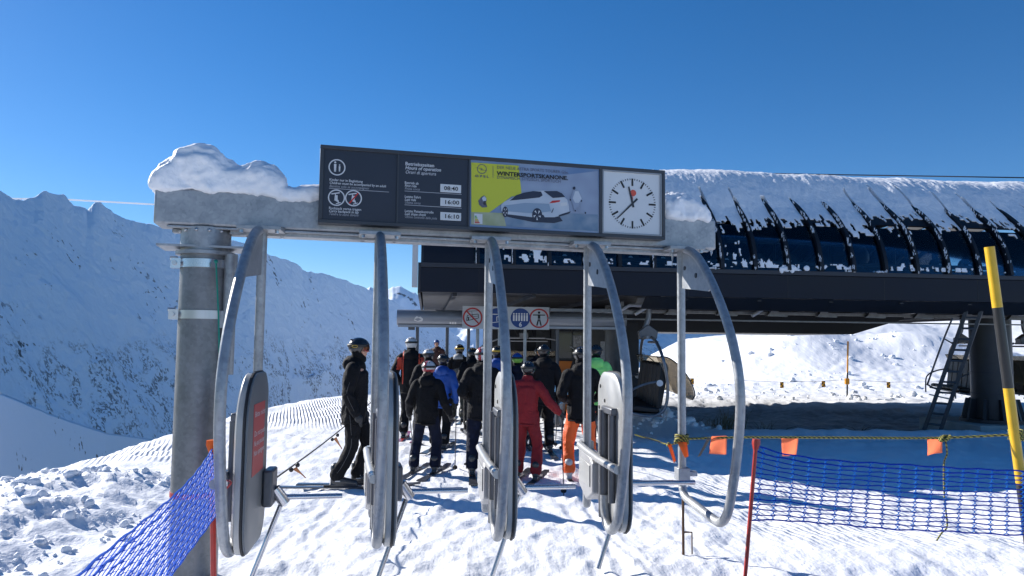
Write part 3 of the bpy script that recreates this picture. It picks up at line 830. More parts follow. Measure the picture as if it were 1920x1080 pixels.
def turnstile(pads=True):
    t = empty('turnstile', (0, 0, 0), 0)
    if pads:
        MB().tube([(0, 0, 2.475), (0, 0, .45), (0, 0, .425), (0, 0, .415)], [.033, .033, .028, .014], 16).build('post', GALV, t)
        f1 = spl([Vector(p) for p in [(0, -.52, .62), (0, -.525, .53), (0, -.56, .45), (0, -.63, .415), (0, -.70, .415)] + loop[9:]], 5)
        MB().tube(f1, .033, 16).build('tube_frame', GALV, t)
    else:
        MB().tube(spl([Vector(p) for p in loop], 5), .033, 16).build('tube_frame', GALV, t)
    # welded gusset between post and bow
    g = MB().prism([(-.02, 2.47), (-.28, 2.40), (-.50, 2.24), (-.62, 2.12), (-.56, 2.10), (-.03, 2.16)], 0, -.006, .006).build('gusset_plate', GALV, t, smooth=False)
    MB().disc((-.008, -.1, 2.32), .018, (1, 0, 0), .006).build('hole', BLACK, g)
    MB().disc((-.008, -.33, 2.24), .02, (1, 0, 0), .006).build('hole', BLACK, g)
    m_ = MB().box(-.15, .15, -.16, .14, 2.47, 2.497).build('mounting_plate', GALV, t, bevel=.002)
    for x in (-.12, .12):
        for y in (-.13, .1):
            MB().disc((x, y, 2.462), .014, (0, 0, 1), .03, 6).build('bolt', BOLT, m_)
    if not pads: return t
    po = pad_outline(); pi = pad_outline(.03)
    def shell(x0, x1, name, m, x2):
        b = MB(); n = len(po)
        v = [(x0, p[0], p[1]) for p in po] + [(x1, p[0], p[1]) for p in po] + [(x2, p[0], p[1]) for p in pi]
        fs = [(i, (i + 1) % n, n + (i + 1) % n, n + i) for i in range(n)] + [(n + i, n + (i + 1) % n, 2 * n + (i + 1) % n, 2 * n + i) for i in range(n)]
        fs += [tuple(range(n)), tuple(range(2 * n, 3 * n))]
        return b.add(v, fs).build(name, m, t, bevel=.004, ang=35)
    sh = shell(.082, .045, 'pad_shell', SHELL, .028)
    for (y, z) in ((-.30, 1.38), (-.42, 1.28), (-.27, 1.22), (-.28, .55)):
        MB().disc((.0265, y, z), .014, (1, 0, 0), .006, 10).build('screw', BLACK, sh)
    n = len(po)
    b = MB()
    ex = [(p[0] * 1.0, p[1]) for p in po]
    cyc = sum(p[0] for p in po) / n; czc = sum(p[1] for p in po) / n
    ro = [(cyc + (p[0] - cyc) * 1.02, czc + (p[1] - czc) * 1.015) for p in po]
    b.prism(ro, 0, .0825, .094).build('rubber_rim', RUBBER, t, smooth=False)
    pn = shell(.0945, .108, 'pad_panel', PANEL, .118)
    # lower cushion bulge of the shell, and the notice on the far side
    nt_ = MB().box(.1185, .1205, -.72, -.36, .86, 1.3).build('notice', REDSIGN, pn, bevel=0)
    for i_, (z, tx) in enumerate(((1.22, 'Bitte nicht'), (1.10, 'Do not push'), (1.04, 'Ne pas pousser'), (.98, 'Non spingere'))):
        c = text(tx, 0, 0, .05, PR, nt_, wfit=.34)
        c.rotation_euler = (PI / 2, 0, PI / 2); c.location = (.1215, -.69, z)
    b = MB().tube([(-.005, -.50, .46), (-.005, -.50, 1.22)], .034, 14).tube([(.0, -.70, .60), (.0, -.70, 1.2)], .026, 12)
    h = b.build('handle_tube', HANDLE, t)
    MB().box(-.015, .06, -.74, -.47, 1.2, 1.25).build('bracket', HANDLE, h, bevel=.01)
    MB().box(-.022, .06, -.55, -.45, .52, .57).build('bracket', HANDLE, h, bevel=.008)
    MB().tube([(-.05, .03, .90), (-.05, -.22, .885), (-.045, -.55, .87), (-.04, -.98, .87)], [.028] * 4, 12).box(-.05, .05, -.02, .05, .86, .93).build('cross_bar', SHELL, t)
    bx = MB().prism([(.03, .60), (.03, .88), (-.32, .86), (-.40, .82), (-.40, .60), (-.2, .52)], 0, -.06, .055).build('motor_box', BOXG, t, bevel=.014)
    MB().prism([(-.02, .64), (-.02, .82), (-.34, .80), (-.34, .64)], 0, -.068, -.0605).build('cover_plate', SHELL, bx, bevel=.006)
    MB().box(.119, .185, -.36, -.16, .60, .84).build('drive_housing', HANDLE, t, bevel=.015)
    hb = MB().tube([(.18, -.24, .70), (.25, -.22, .60)], .04, 14).build('hub', CHROME, t)
    return t
sites = [488, 708, 916, 1102, 1278]
tlabels = ['leftmost turnstile, its pad carrying a red notice, next to the thick gantry post',
           'turnstile beside the skier in all black standing side on',
           'turnstile in front of the skier in the red suit, third from the gantry post',
           'turnstile in front of the skier in orange trousers',
           'bare D-shaped turnstile frame without pad or barrier arm at the right end of the gantry']
ROT = math.atan(.1457)
proto = turnstile(True)
last = turnstile(False)
GR = 'turnstiles hanging from the gantry beam'
for i, px in enumerate(sites):
    Y = 5.75 / (1 - SL * (px - 960) / F)
    X = (px - 960) / F * Y
    if i == 4: t = last
    else: t = proto if i == 0 else dup(proto)
    rt = ROT if i != 1 else math.radians(12.8)
    t.location = (X, Y, 0); t.rotation_euler = (0, 0, rt)
    tag(t, tlabels[i], 'turnstile', GR)
    # barrier arms reach towards the next post
    if i < 4:
        pn = sites[i + 1]; Yn = 5.75 / (1 - SL * (pn - 960) / F); Xn = (pn - 960) / F * Yn
        m_ = Matrix.Rotation(rt, 4, 'Z'); m_.translation = (X, Y, 0)
        hubp = m_ @ Vector((.24, -.22, .64))
        endp = Vector((Xn - .12 if i < 3 else Xn + .02, hubp.y + .3 * (Yn - Y), .64))
        iv = m_.inverted()
        MB().tube([iv @ hubp, iv @ (hubp + (endp - hubp) * (.93 if i == 0 else 1))], .019, 12).build('barrier_arm', CHROME, t)
        MB().tube([iv @ hubp, Vector((.02, -.28, .03))], .017, 12).build('barrier_arm', CHROME, t)
        if i: pass
# icicles under the right end of the beam
ICE = mat('ice', (.6, .66, .72), .12); ICE.node_tree.nodes['Principled BSDF'].inputs['Transmission Weight'].default_value = .6
for k, (px, L_) in enumerate(((1262, .16), (1258, .07), (1339, .05))):
    P_ = onb(uvw(px, 465)[0], -.02 if k < 2 else -.05, ZB)
    o = MB().tube([P_ + Vector((0, 0, .0)), P_ + Vector((.004, 0, -L_ * .4)), P_ + Vector((0, 0, -L_))], [.014, .009, .001], 8).build('icicle', ICE)
    tag(o, ['long icicle hanging from the beam near the clock end', 'short icicle beside the long one under the beam', 'tiny icicle under the right end face of the beam'][k], 'icicle')
# latch on the last frame and its ground rod
tl = last
MB().box(-.05, .05, -.05, .05, .60, .70).box(.0, .12, -.03, .03, .63, .67).build('latch', GALV, tl, bevel=.004)
RUST = mat('rusty_rod', (.12, .07, .04), .7, .3, .3, 30)
pr = at(1281, 1000, 6.05)
b = MB().tube([(pr.x, pr.y, -.12), (pr.x, pr.y, .46)], .011, 8).tube([(pr.x, pr.y, .20), (pr.x + .07, pr.y, .2), (pr.x + .07, pr.y, -.02), (pr.x + .02, pr.y, -.02)], .008, 8)
tag(b.build('ground_rod', RUST), 'thin ribbed steel rod with a wire hook in the snow under the rightmost turnstile frame', 'rod')

# ---------------------------------------------------------------- poles, nets, ropes
def cap_pole(name, p0, p1, r, m, label, cat, capm=None, caph=.065):
    o = MB().tube([p0, p1], r, 14).build(name, m)
    if capm:
        d = (Vector(p1) - Vector(p0)).normalized()
        q = Vector(p1)
        c = MB().tube([q - d * caph, q - d * caph * .3, q + d * .01], [r * 1.3, r * 2.2, r * 2.0], 8).build('cap', capm, o)
    return tag(o, label, cat)
cap_pole('net_pole', at(1394, 1120, 5.3), at(1418, 826, 5.3), .014, REDPOLE, 'slim red net pole right of the turnstiles, leaning slightly', 'pole', REDPOLE)
cap_pole('net_pole', at(401, 1130, 4.7), at(398, 828, 4.7), .018, REDPOLE, 'slim red net pole standing in front of the thick gantry post', 'pole', ORANGEM)
# yellow and black pole
yp = [at(1855, 463, 5.5), at(1872, 577, 5.5), at(1891, 731, 5.5), at(1915, 908, 5.5)]
d = (yp[3] - yp[0]).normalized(); gnd = yp[3] + d * (yp[3].z + .2) / abs(d.z)
b = MB()
q = [yp[0], yp[0] + (yp[3] - yp[0]) * .26, yp[0] + (yp[3] - yp[0]) * .60, yp[3], gnd]
for i in range(4):
    b.mat(i % 2).tube([q[i], q[i + 1]], .035, 18)
b.build('marker_pole', [YELP, BLKP], None)
o = bpy.data.objects['marker_pole']; tag(o, 'thick yellow and black striped pole at the right edge of the picture', 'pole')
RB = mat('rope_yellow_black', (.55, .48, .04), .7)
t = RB.node_tree; tc = t.nodes['Texture Coordinate']; wv = t.nodes.new('ShaderNodeTexWave'); wv.inputs['Scale'].default_value = 22; wv.bands_direction = 'DIAGONAL'
rp = t.nodes.new('ShaderNodeValToRGB'); rp.color_ramp.interpolation = 'CONSTANT'; rp.color_ramp.elements[0].color = (.38, .34, .06, 1); rp.color_ramp.elements[1].color = (.02, .02, .02, 1); rp.color_ramp.elements[1].position = .55
t.links.new(tc.outputs['Object'], wv.inputs[0]); t.links.new(wv.outputs[0], rp.inputs[0]); t.links.new(rp.outputs[0], t.nodes['Principled BSDF'].inputs['Base Color'])
A = at(1278, 823, 6.08); B_ = at(1600, 821, 5.8); C_ = at(1760, 821, 5.7); D_ = at(1905, 815, 5.52); E_ = at(2050, 812, 5.4)
rope = spl([A, at(1400, 820, 5.98), B_, C_, D_, E_], 6)
b = MB().tube(rope, .0085, 8)
b.tube(spl([at(1395, 819, 5.96) + Vector((0, -.02, 0)), B_ + Vector((0, -.02, .004)), C_ + Vector((0, -.02, 0))], 6), .0085, 8)
# knots and turns
for (c, ax, R_) in ((at(1278, 823, 6.11), (0, 0, 1), .052), (D_ + Vector((0, .0, 0)), (.1, 0, 1), .046)):
    for k in range(5):
        zz = (k - 2) * .016; pts = []
        for q_ in range(15):
            a_ = q_ * 2 * PI / 14; pts.append(c + Vector((R_ * math.cos(a_), R_ * math.sin(a_), zz + .004 * math.sin(a_ * 2))))
        b.tube(pts, .008, 6)
kn = at(1772, 822, 5.66)
for k in range(4):
    b.tube([kn + Vector((.045 * math.cos(q_ * .7 + k), .02 * math.sin(q_ * .7 + k * 2), .02 * math.sin(q_ * .9 + k * 1.3))) for q_ in range(9)], .008, 6)
b.tube(spl([kn, at(1776, 850, 5.66), at(1770, 870, 5.66), at(1771, 935, 5.6), at(1776, 985, 5.6), at(1765, 1000, 5.6), at(1756, 1014, 5.6)], 5), .006, 6)
tag(b.build('barrier_rope', RB), 'yellow and black rope tied from the bare turnstile frame to the striped pole', 'rope')
FLAG = mat('flag_orange', (.9, .33, .2), .6, 0, .05, 10)
def translucent(m, col, k=.55):
    t = m.node_tree; p = t.nodes['Principled BSDF']; tl = t.nodes.new('ShaderNodeBsdfTranslucent'); tl.inputs[0].default_value = (*col, 1)
    mx = t.nodes.new('ShaderNodeMixShader'); mx.inputs[0].default_value = k
    t.links.new(p.outputs[0], mx.inputs[1]); t.links.new(tl.outputs[0], mx.inputs[2]); t.links.new(mx.outputs[0], t.nodes['Material Output'].inputs[0])
translucent(FLAG, (1., .50, .34), .8); translucent(ORANGEM, (.9, .25, .03), .4)
def cloth(name, corners, label, n=8, amp=.012, m=FLAG, group=None, cat='flag', seed=0, thick=.002):
    tl_, tr_, br_, bl_ = corners; v = []; f = []
    nrm = (tr_ - tl_).cross(bl_ - tl_).normalized()
    for j in range(n + 1):
        for i in range(n + 1):
            s_, t2 = i / n, j / n
            P = (tl_ * (1 - s_) + tr_ * s_) * (1 - t2) + (bl_ * (1 - s_) + br_ * s_) * t2
            P = P + nrm * amp * math.sin(s_ * 4 + seed + t2 * 2) * (t2 + .15)
            v.append(P)
    for j in range(n):
        for i in range(n):
            a_ = j * (n + 1) + i; f.append((a_, a_ + 1, a_ + n + 2, a_ + n + 1))
    o = MB().add(v, f).build(name, m, smooth=True)
    s2 = o.modifiers.new('s', 'SOLIDIFY'); s2.thickness = thick
    return tag(o, label, cat, group)
def quad(pts, Y): return [at(a_, c_, Y) for a_, c_ in pts]
FG = 'orange flags on the yellow and black rope'
cloth('rope_flag', quad([(1334, 818), (1363, 817), (1361, 852), (1330, 851)], 6.02), 'orange flag on the rope inside the bare turnstile frame', group=FG)
cloth('rope_flag', quad([(1465, 819), (1497, 819), (1494, 854), (1466, 855)], 5.9), 'orange flag on the rope just right of the red net pole', group=FG, seed=2)
cloth('rope_flag', quad([(1738, 819), (1768, 819), (1766, 849), (1738, 854)], 5.72), 'orange flag on the rope next to the knot by the striped pole', group=FG, seed=4)
FDK = mat('flag_back_grey', (.2, .16, .13), .7)
cloth('ribbon', quad([(1334, 820), (1327, 820), (1308, 857), (1313, 855)], 6.02), 'grey twisted ribbon hanging beside the flag inside the bare turnstile frame', m=FDK, cat='ribbon', amp=.003)
cloth('ribbon', quad([(1270, 829), (1288, 829), (1291, 856), (1284, 858)], 6.0), 'wide orange ribbon knotted on the upright of the bare turnstile frame', m=ORANGEM, cat='ribbon', seed=1, amp=.006)
cloth('ribbon', quad([(1252, 834), (1259, 833), (1268, 864), (1263, 868)], 6.02), 'narrow orange ribbon hanging left of the bare turnstile upright', m=ORANGEM, cat='ribbon', seed=3, amp=.006)
tag(MB().tube(spl([at(1190, 815, 6.3), at(1230, 826, 6.2), at(1256, 834, 6.1), at(1278, 826, 6.08)], 5), .006, 6).sph(at(1254, 834, 6.05), .02).sph(at(1268, 828, 6.02), .02).build('tie_cord', RB), 'short cord tied to the bare turnstile upright with black knots', 'cord')

def net(name, P, rows, cols, m1, m2, r, label, wav=.02, diamond=False):
    # P(s,t) -> point, s along, t down
    b = MB(); n = 46
    for j in range(rows):
        t2 = j / (rows - 1)
        b.mat(0).tube([P(i / n, t2) + Vector((0, 0, .004 * math.sin(i * 1.7 + j * 2.1))) for i in range(n + 1)], r * (1.3 if j in (0, 1, rows - 1) else 1), 5)
    for i in range(cols):
        s_ = (i + .5) / cols
        for sgn in (-1, 1):
            pts = []
            for k in range((rows - 1) * 4 + 1):
                t2 = k / ((rows - 1) * 4)
                off = sgn * (abs(math.sin(k * PI / 4)) - .9) * .22 / cols
                if diamond: off = sgn * (((k // 4) % 2) * 2 - 1) * (.5 - abs((k % 4) / 4 - .5) - .25) * 2.0 / cols + 0 * t2
                pts.append(P(min(max(s_ + off, 0), 1), t2))
            b.mat(1).tube(pts, r * .75, 4, caps=False)
    o = b.build(name, [m1, m2], None)
    return tag(o, label, 'net')
NT = [at(1418, 836, 5.3), at(1470, 851, 5.3), at(1550, 862, 5.3), at(1700, 872, 5.3), at(1920, 884, 5.3), at(2250, 898, 5.3)]
NBt = [at(1404, 975, 5.3), at(1470, 975, 5.3), at(1550, 982, 5.3), at(1700, 993, 5.3), at(1920, 1003, 5.3), at(2250, 1014, 5.3)]
sT = spl(NT, 8); sB = spl(NBt, 8)
def lerpc(c, s_):
    x = s_ * (len(c) - 1); i = min(int(x), len(c) - 2); return c[i].lerp(c[i + 1], x - i)
# reparametrise by X
def byx(c, s_):
    x = c[0].x + (c[-1].x - c[0].x) * s_
    for i in range(len(c) - 1):
        if c[i + 1].x >= x: return c[i].lerp(c[i + 1], (x - c[i].x) / max(1e-6, c[i + 1].x - c[i].x))
    return c[-1]
def Pr(s_, t2):
    a_ = byx(sT, s_); c_ = byx(sB, s_)
    return a_.lerp(c_, t2) + Vector((0, .012 * math.sin(s_ * 25 + t2 * 3), 0))
net('safety_net', Pr, 15, 29, NETB, NETL, .0042, 'blue safety net stretched right from the slim red pole below the rope')
# left net comes towards the camera
pt0, pt1 = at(398, 842, 4.68), Vector((-1.0, 1.25, 1.03))
pb0, pb1 = at(402, 962, 4.68), Vector((-1.0, 1.25, .60))
def Pl(s_, t2):
    a_ = pt0.lerp(pt1, s_); c_ = pb0.lerp(pb1, s_)
    P = a_.lerp(c_, t2)
    sag = -.10 * math.sin(PI * min(1, s_ * 1.15)) * (1 - t2 * .5)
    return P + Vector((.02 * math.sin(s_ * 7 + t2 * 2), 0, sag * .4))
NETC = mat('net_bright_blue', (.01, .13, .7), .6, spec=.3)
net('safety_net', Pl, 11, 27, NETC, NETC, .0036, 'blue safety net from the pole by the gantry post to the lower left', diamond=True)
# red string tied round the first turnstile frame
RS = mat('red_string', (.55, .06, .05), .6)
p0 = at(402, 905, 4.66); p1 = at(418, 905, 4.5)
b = MB()
b.tube(spl([at(403, 908, 4.66), at(410, 900, 4.5), at(432, 903, 4.4), at(428, 912, 4.42), at(410, 930, 4.55), at(402, 940, 4.66), at(412, 958, 4.6), at(414, 985, 4.6), at(409, 1010, 4.62)], 5), .006, 6)
tag(b.build('red_string', RS), 'red string tying the slim pole to the leftmost turnstile frame', 'cord')
# rope with two little flags on the left, running away beside the queue
ra = at(505, 905, 5.5); rb = Vector((-2.22, 12.3, gz(-2.22, 12.3) + .85))
rp = [ra.lerp(rb, k / 10) + Vector((0, 0, -.05 * math.sin(PI * k / 10))) for k in range(11)]
RD = mat('rope_dark', (.06, .055, .05), .8)
tag(MB().tube(rp, .007, 6).build('side_rope', RD), 'thin dark rope running from the leftmost turnstile along the left of the queue', 'rope')
def small_flag(s_, label, pa, pb, pc):
    x = s_ * 10; i = int(x); P = rp[i].lerp(rp[i + 1], x - i); Y = P.y
    P2 = at(pa[0], pa[1], Y); 
    o = cloth('rope_flag', [at(*pa, Y), at(*pb, Y), at(*pc, Y), at(pc[0] - 2, pc[1] - 1, Y)], label, group='small flags on the dark side rope', m=mat('flag_faded', (.5, .2, .08), .7), thick=.003)
    MB().sph(at(pa[0] - 2, pa[1] + 1, Y), .02).sph(at(pb[0] + 2, pb[1] - 3, Y), .02).build('knot', RUBBER, o)
def s_for(px):
    best = 0
    for k in range(1000):
        P = rp[0].lerp(rp[-1], k / 1000)
        dv = P - CP; x = 960 + F * dv.dot(RV) / dv.dot(fv)
        if x >= px: return k / 1000
    return .9
small_flag(s_for(552), 'faded orange pennant on the dark side rope, nearer of the two', (548, 880), (556, 875), (574, 896))
small_flag(s_for(628), 'faded orange pennant on the dark side rope, farther of the two', (625, 823), (631, 819), (642, 842))
#SPLIT2
# ---------------------------------------------------------------- lift station
BE = math.atan(.115); SO = Vector((-1.70, 13.70, 0))
st = empty('lift_station', SO, BE, 'long black arched chairlift station with deep snow on its roof, raised on a round pillar', 'lift station')
def sx_(X): return (X + 1.70) / math.cos(BE)         # local x for a world X on the near face
LEN = sx_(16.5); DEP = 11.8
FASC = mat('fascia_navy', (.005, .008, .018), .55, .0, .15, 1.2, spec=.3)
STRIP = mat('fascia_strip', (.028, .031, .042), .5, .2, .1, 3)
SOFF = mat('soffit', (.014, .014, .018), .45, .2, .2, 2)
RIBM = mat('rib_black', (.008, .009, .014), .5, .2, .1, 5)
SKIRT = mat('skirt_grey', (.018, .02, .027), .45, .2, .1, 4)
MACH = mat('machinery', (.014, .015, .022), .5, .3, .3, 6)
TYRE = mat('tyre', (.012, .012, .014), .7)
GL = bpy.data.materials.new('tinted_glass'); GL.use_nodes = True
t = GL.node_tree; t.nodes.remove(t.nodes['Principled BSDF'])
tr = t.nodes.new('ShaderNodeBsdfTransparent'); tr.inputs[0].default_value = (.66, .80, .88, 1)
gs = t.nodes.new('ShaderNodeBsdfGlossy'); gs.inputs['Roughness'].default_value = .05; gs.inputs[0].default_value = (.7, .7, .75, 1)
fr_ = t.nodes.new('ShaderNodeFresnel'); fr_.inputs[0].default_value = 1.45
mx = t.nodes.new('ShaderNodeMixShader'); t.links.new(fr_.outputs[0], mx.inputs[0]); t.links.new(tr.outputs[0], mx.inputs[1]); t.links.new(gs.outputs[0], mx.inputs[2])
t.links.new(mx.outputs[0], t.nodes['Material Output'].inputs[0])
b = MB().box(0, LEN, .0, .10, 2.62, 3.08)
b.build('fascia', FASC, st, bevel=.006)
for k in range(9):
    x = sx_(-.62) + k * 2.03
    MB().box(x - .004, x + .004, -.003, .02, 2.63, 3.075).build('panel_joint', BLACK, st, smooth=False)
MB().box(0, LEN, -.03, .10, 3.083, 3.17).build('fascia_strip', STRIP, st, bevel=.006)
MB().box(0.02, LEN, DEP - .1, DEP, 2.62, 3.17).build('far_fascia', FASC, st)
MB().box(.03, LEN, .103, DEP - .103, 2.64, 2.70).build('soffit', SOFF, st)
for k in range(12):
    MB().box(.6 + k * 1.5, .68 + k * 1.5, .11, DEP - .11, 2.56, 2.637).build('soffit_beam', SOFF, st)
MB().box(.03, LEN, .103, DEP - .103, 3.03, 3.08).build('deck', MACH, st)
# left end
MB().box(-.05, 0, .02, DEP - .02, 2.60, 3.17).build('end_panel', STRIP, st)
prof = [(.0, 3.17), (.05, 3.45), (.20, 3.85), (.48, 4.22), (.90, 4.58), (1.5, 4.93), (2.2, 5.2), (3.1, 5.4), (4.3, 5.48), (6.8, 5.48), (8.9, 5.34), (10.2, 4.98), (10.9, 4.58), (11.32, 4.22), (11.60, 3.85), (11.75, 3.45), (11.8, 3.17)]
pf = [(p.x, p.y) for p in spl([(a_, c_, 0) for a_, c_ in prof], 4)]
def offs(o_):
    out = []
    for i, p in enumerate(pf):
        a_ = pf[max(i - 1, 0)]; c_ = pf[min(i + 1, len(pf) - 1)]
        tx, tz = c_[0] - a_[0], c_[1] - a_[1]; l = math.hypot(tx, tz)
        out.append((p[0] - tz / l * o_, p[1] + tx / l * o_))
    return out
def arch(x0, x1, o0, o1, i0, i1):
    A_ = offs(o0)[i0:i1 + 1]; B2 = offs(o1)[i0:i1 + 1]; b = MB(); n = len(A_)
    v = [(x0, *p) for p in A_] + [(x1, *p) for p in A_] + [(x1, *p) for p in B2] + [(x0, *p) for p in B2]
    f = []
    for i in range(n - 1):
        for q in range(4):
            r_ = (q + 1) % 4
            f.append((q * n + i, q * n + i + 1, r_ * n + i + 1, r_ * n + i))
    f += [(0, n, 2 * n, 3 * n), (n - 1, 2 * n - 1, 3 * n - 1, 4 * n - 1)]
    return b.add(v, f)
NP = len(pf)
ribx = [sx_(4.09 + .677 * k) for k in range(-7, 18)]
for x in ribx:
    arch(x - .035, x + .035, -.10, .075, 0, NP - 1).build('rib', RIBM, st)
# opaque roof from the shoulder over the crown
iz = next(i for i, p in enumerate(pf) if p[1] > 4.18)
im = NP // 2 + 5
arch(sx_(-.7), LEN, -.03, .0, iz, im).build('roof_panel', RIBM, st)
arch(sx_(-.7), LEN, -.012, .0, 0, iz - 1).build('glazing', GL, st)
arch(sx_(-.7), LEN, -.012, .0, im + 1, NP - 1).build('glazing', GL, st)
# solid end bay
b = MB()
ep = [(p[0], p[1]) for p in pf]
b.prism(ep + [(11.8, 3.17)], 0, .0, .05).build('end_wall', STRIP, st)
arch(.05, sx_(-.72), -.03, .02, 0, im).build('end_roof', FASC, st)
EDG = mat('edge_steel', (.5, .5, .52), .4, .2)
MB().box(-.16, -.06, -.02, .30, 2.72, 4.3).build('end_plate', EDG, st)
# inside: rails, struts, tyres
MB().box(sx_(-.6), LEN - .1, 1.0, 1.16, 3.86, 3.93).build('inner_rail', MACH, st)
MB().box(sx_(-.6), LEN - .1, .55, .65, 3.34, 3.42).build('inner_rail', MACH, st)
MB().box(sx_(-.6), LEN - .1, 4.2, 4.4, 5.18, 5.36).build('ridge_beam', MACH, st)
MB().box(sx_(-.6), LEN - .1, 1.5, 8.0, 3.09, 3.42).build('inner_machine', MACH, st)
for k in range(22):
    x = ribx[0] + .34 + k * .677
    MB().tube([(x, .7, 3.42), (x + .45, 1.4, 4.62)], .045, 6).build('strut', MACH, st)
    b = MB().disc((x + .1, .80, 3.42), .19, (0, 1, 0), .11, 16)
    ty = b.build('tyre', TYRE, st); MB().disc((x + .1, .742, 3.42), .06, (0, 1, 0), .02, 10).build('rim', EDG, ty)
for x0, x1 in ((sx_(4.9), sx_(6.1)), (sx_(7.4), sx_(8.5)), (sx_(8.95), sx_(9.9))):
    MB().tube([(x0, 1.9, 3.4), (x0, 1.9, 4.25), (x1, 1.9, 4.25), (x1, 1.9, 3.4)], .03, 6).build('machine_frame', MACH, st)
MB().sph((sx_(7.9), 2.2, 3.75), (.6, .4, .42), 14, 9).build('drive_cover', MACH, st)
# skirt panel, guide rail and the lower hull
b = MB(); x0 = sx_(2.6)
b.add([(x0, .06, 2.615), (LEN, .06, 2.615), (LEN, .42, 2.39), (x0, .42, 2.39), (x0, .10, 2.615), (LEN, .10, 2.615), (LEN, .46, 2.39), (x0, .46, 2.39)], [(0, 1, 2, 3), (7, 6, 5, 4), (2, 3, 7, 6), (0, 1, 5, 4), (0, 3, 7, 4), (1, 2, 6, 5)])
b.build('skirt', SKIRT, st, smooth=False)
for k in range(8):
    x = sx_(3.6) + k * 1.42
    MB().add([(x - .006, .052, 2.612), (x + .006, .052, 2.612), (x + .006, .412, 2.388), (x - .006, .412, 2.388)], [(0, 1, 2, 3)]).build('skirt_joint', BLACK, st, smooth=False)
RAIL = mat('rail_steel', (.16, .16, .165), .4, .6, .2, 8)
MB().box(sx_(.9), sx_(13), 1.05, 1.13, 2.34, 2.40).box(sx_(.9), sx_(13), 1.3, 1.36, 2.20, 2.23).build('guide_rail', RAIL, st)
for k in range(9):
    x = sx_(2.35) + k * 1.1
    MB().prism([(x - .12, 2.36), (x, 2.56), (x + .05, 2.56), (x + .08, 2.40), (x + .28, 2.36), (x + .28, 2.30), (x - .18, 2.31)], 1, .96, 1.03).build('rail_bracket', RAIL, st)
for (X_, W_) in ((2.2, .2), (2.62, .16), (5.1, .12)):
    MB().tube([(sx_(X_), .9, 2.3), (sx_(X_ + .3), .9, 2.48), (sx_(X_ + .65), .9, 2.48)], .035, 8).build('rail_arm', EDG, st)
hx1 = 11.6
b = MB().prism([(sx_(2.2), 2.02), (sx_(9.9) , 2.02), (sx_(11.4), 2.46), (sx_(11.4), 2.63), (sx_(2.2), 2.63)], 1, 5.2, 8.2)
b.build('lower_hull', mat('hull_black', (.006, .007, .012), .5), st, smooth=False)
# pillar
pc = at(1862, 790, 16.9); pgz = gz(pc.x, 16.9)
PILL = mat('pillar_steel', (.035, .038, .045), .42, .3, .15, 2.5)
lp_ = Matrix.Rotation(-BE, 4, 'Z') @ (Vector((pc.x, 16.9, 0)) - SO)
b = MB().tube([(lp_.x, lp_.y, pgz + .35), (lp_.x, lp_.y, 2.62)], .42, 32)
pil = b.build('pillar', PILL, st)
MB().tube([(lp_.x, lp_.y, 1.13), (lp_.x, lp_.y, 1.16)], .427, 32).build('weld_ring', STRIP, pil)
MB().tube([(lp_.x, lp_.y, .66), (lp_.x, lp_.y, .69)], .427, 32).build('weld_ring', STRIP, pil)
b = MB().tube([(lp_.x, lp_.y, pgz + .30), (lp_.x, lp_.y, pgz + .38)], .66, 32)
for k in range(10):
    a_ = k * PI / 5; c, s_ = math.cos(a_), math.sin(a_)
    vs = [(lp_.x + c * r_ - s_ * w_, lp_.y + s_ * r_ + c * w_, z) for (r_, z) in ((.40, pgz + .38), (.62, pgz + .38), (.52, pgz + .82), (.40, pgz + .82)) for w_ in (-.03, .03)]
    b.add(vs, [(0, 2, 4, 6), (1, 7, 5, 3), (0, 1, 3, 2), (2, 3, 5, 4), (4, 5, 7, 6), (6, 7, 1, 0)])
b.build('base_flange', PILL, pil)
CONC = mat('concrete', (.45, .43, .40), .85, 0, .12, 3, .4, 30)
b = MB().box(lp_.x - .95, lp_.x + 2.4, lp_.y - .8, lp_.y + 1.2, pgz - .8, pgz + .30)
b.build('concrete_footing', CONC, pil, bevel=.02)
# ladder up to the deck
LADM = mat('ladder_alu', (.07, .075, .085), .45, .5, .15, 6)
la0, la1 = at(1733, 806, 15.9), at(1812, 583, 15.35)
lb0, lb1 = at(1763, 809, 15.9), at(1840, 583, 15.35)
ld = empty('ladder', la0, 0, 'steel ladder leaning from the snow up to the station beside its round pillar', 'ladder')
for a_, c_ in ((la0, la1), (lb0, lb1)):
    MB().tube([a_ - la0, c_ - la0], .048, 4).build('rail', LADM, ld, smooth=False)
for k in range(11):
    s_ = (k + .6) / 11.2
    MB().tube([la0.lerp(la1, s_) - la0, lb0.lerp(lb1, s_) - la0], .022, 8).build('rung', LADM, ld)
hr = spl([at(1786, 596, 15.2), at(1768, 640, 15.3), at(1742, 712, 15.4), at(1741, 722, 15.5), at(1762, 732, 15.7)], 5)
hd = MB().tube([p - la0 for p in hr], .018, 8).build('handrail', LADM, ld)
MB().tube([at(1772, 636, 15.3) - la0, at(1786, 644, 15.6) - la0], .014, 6).build('handrail_bracket', LADM, ld)

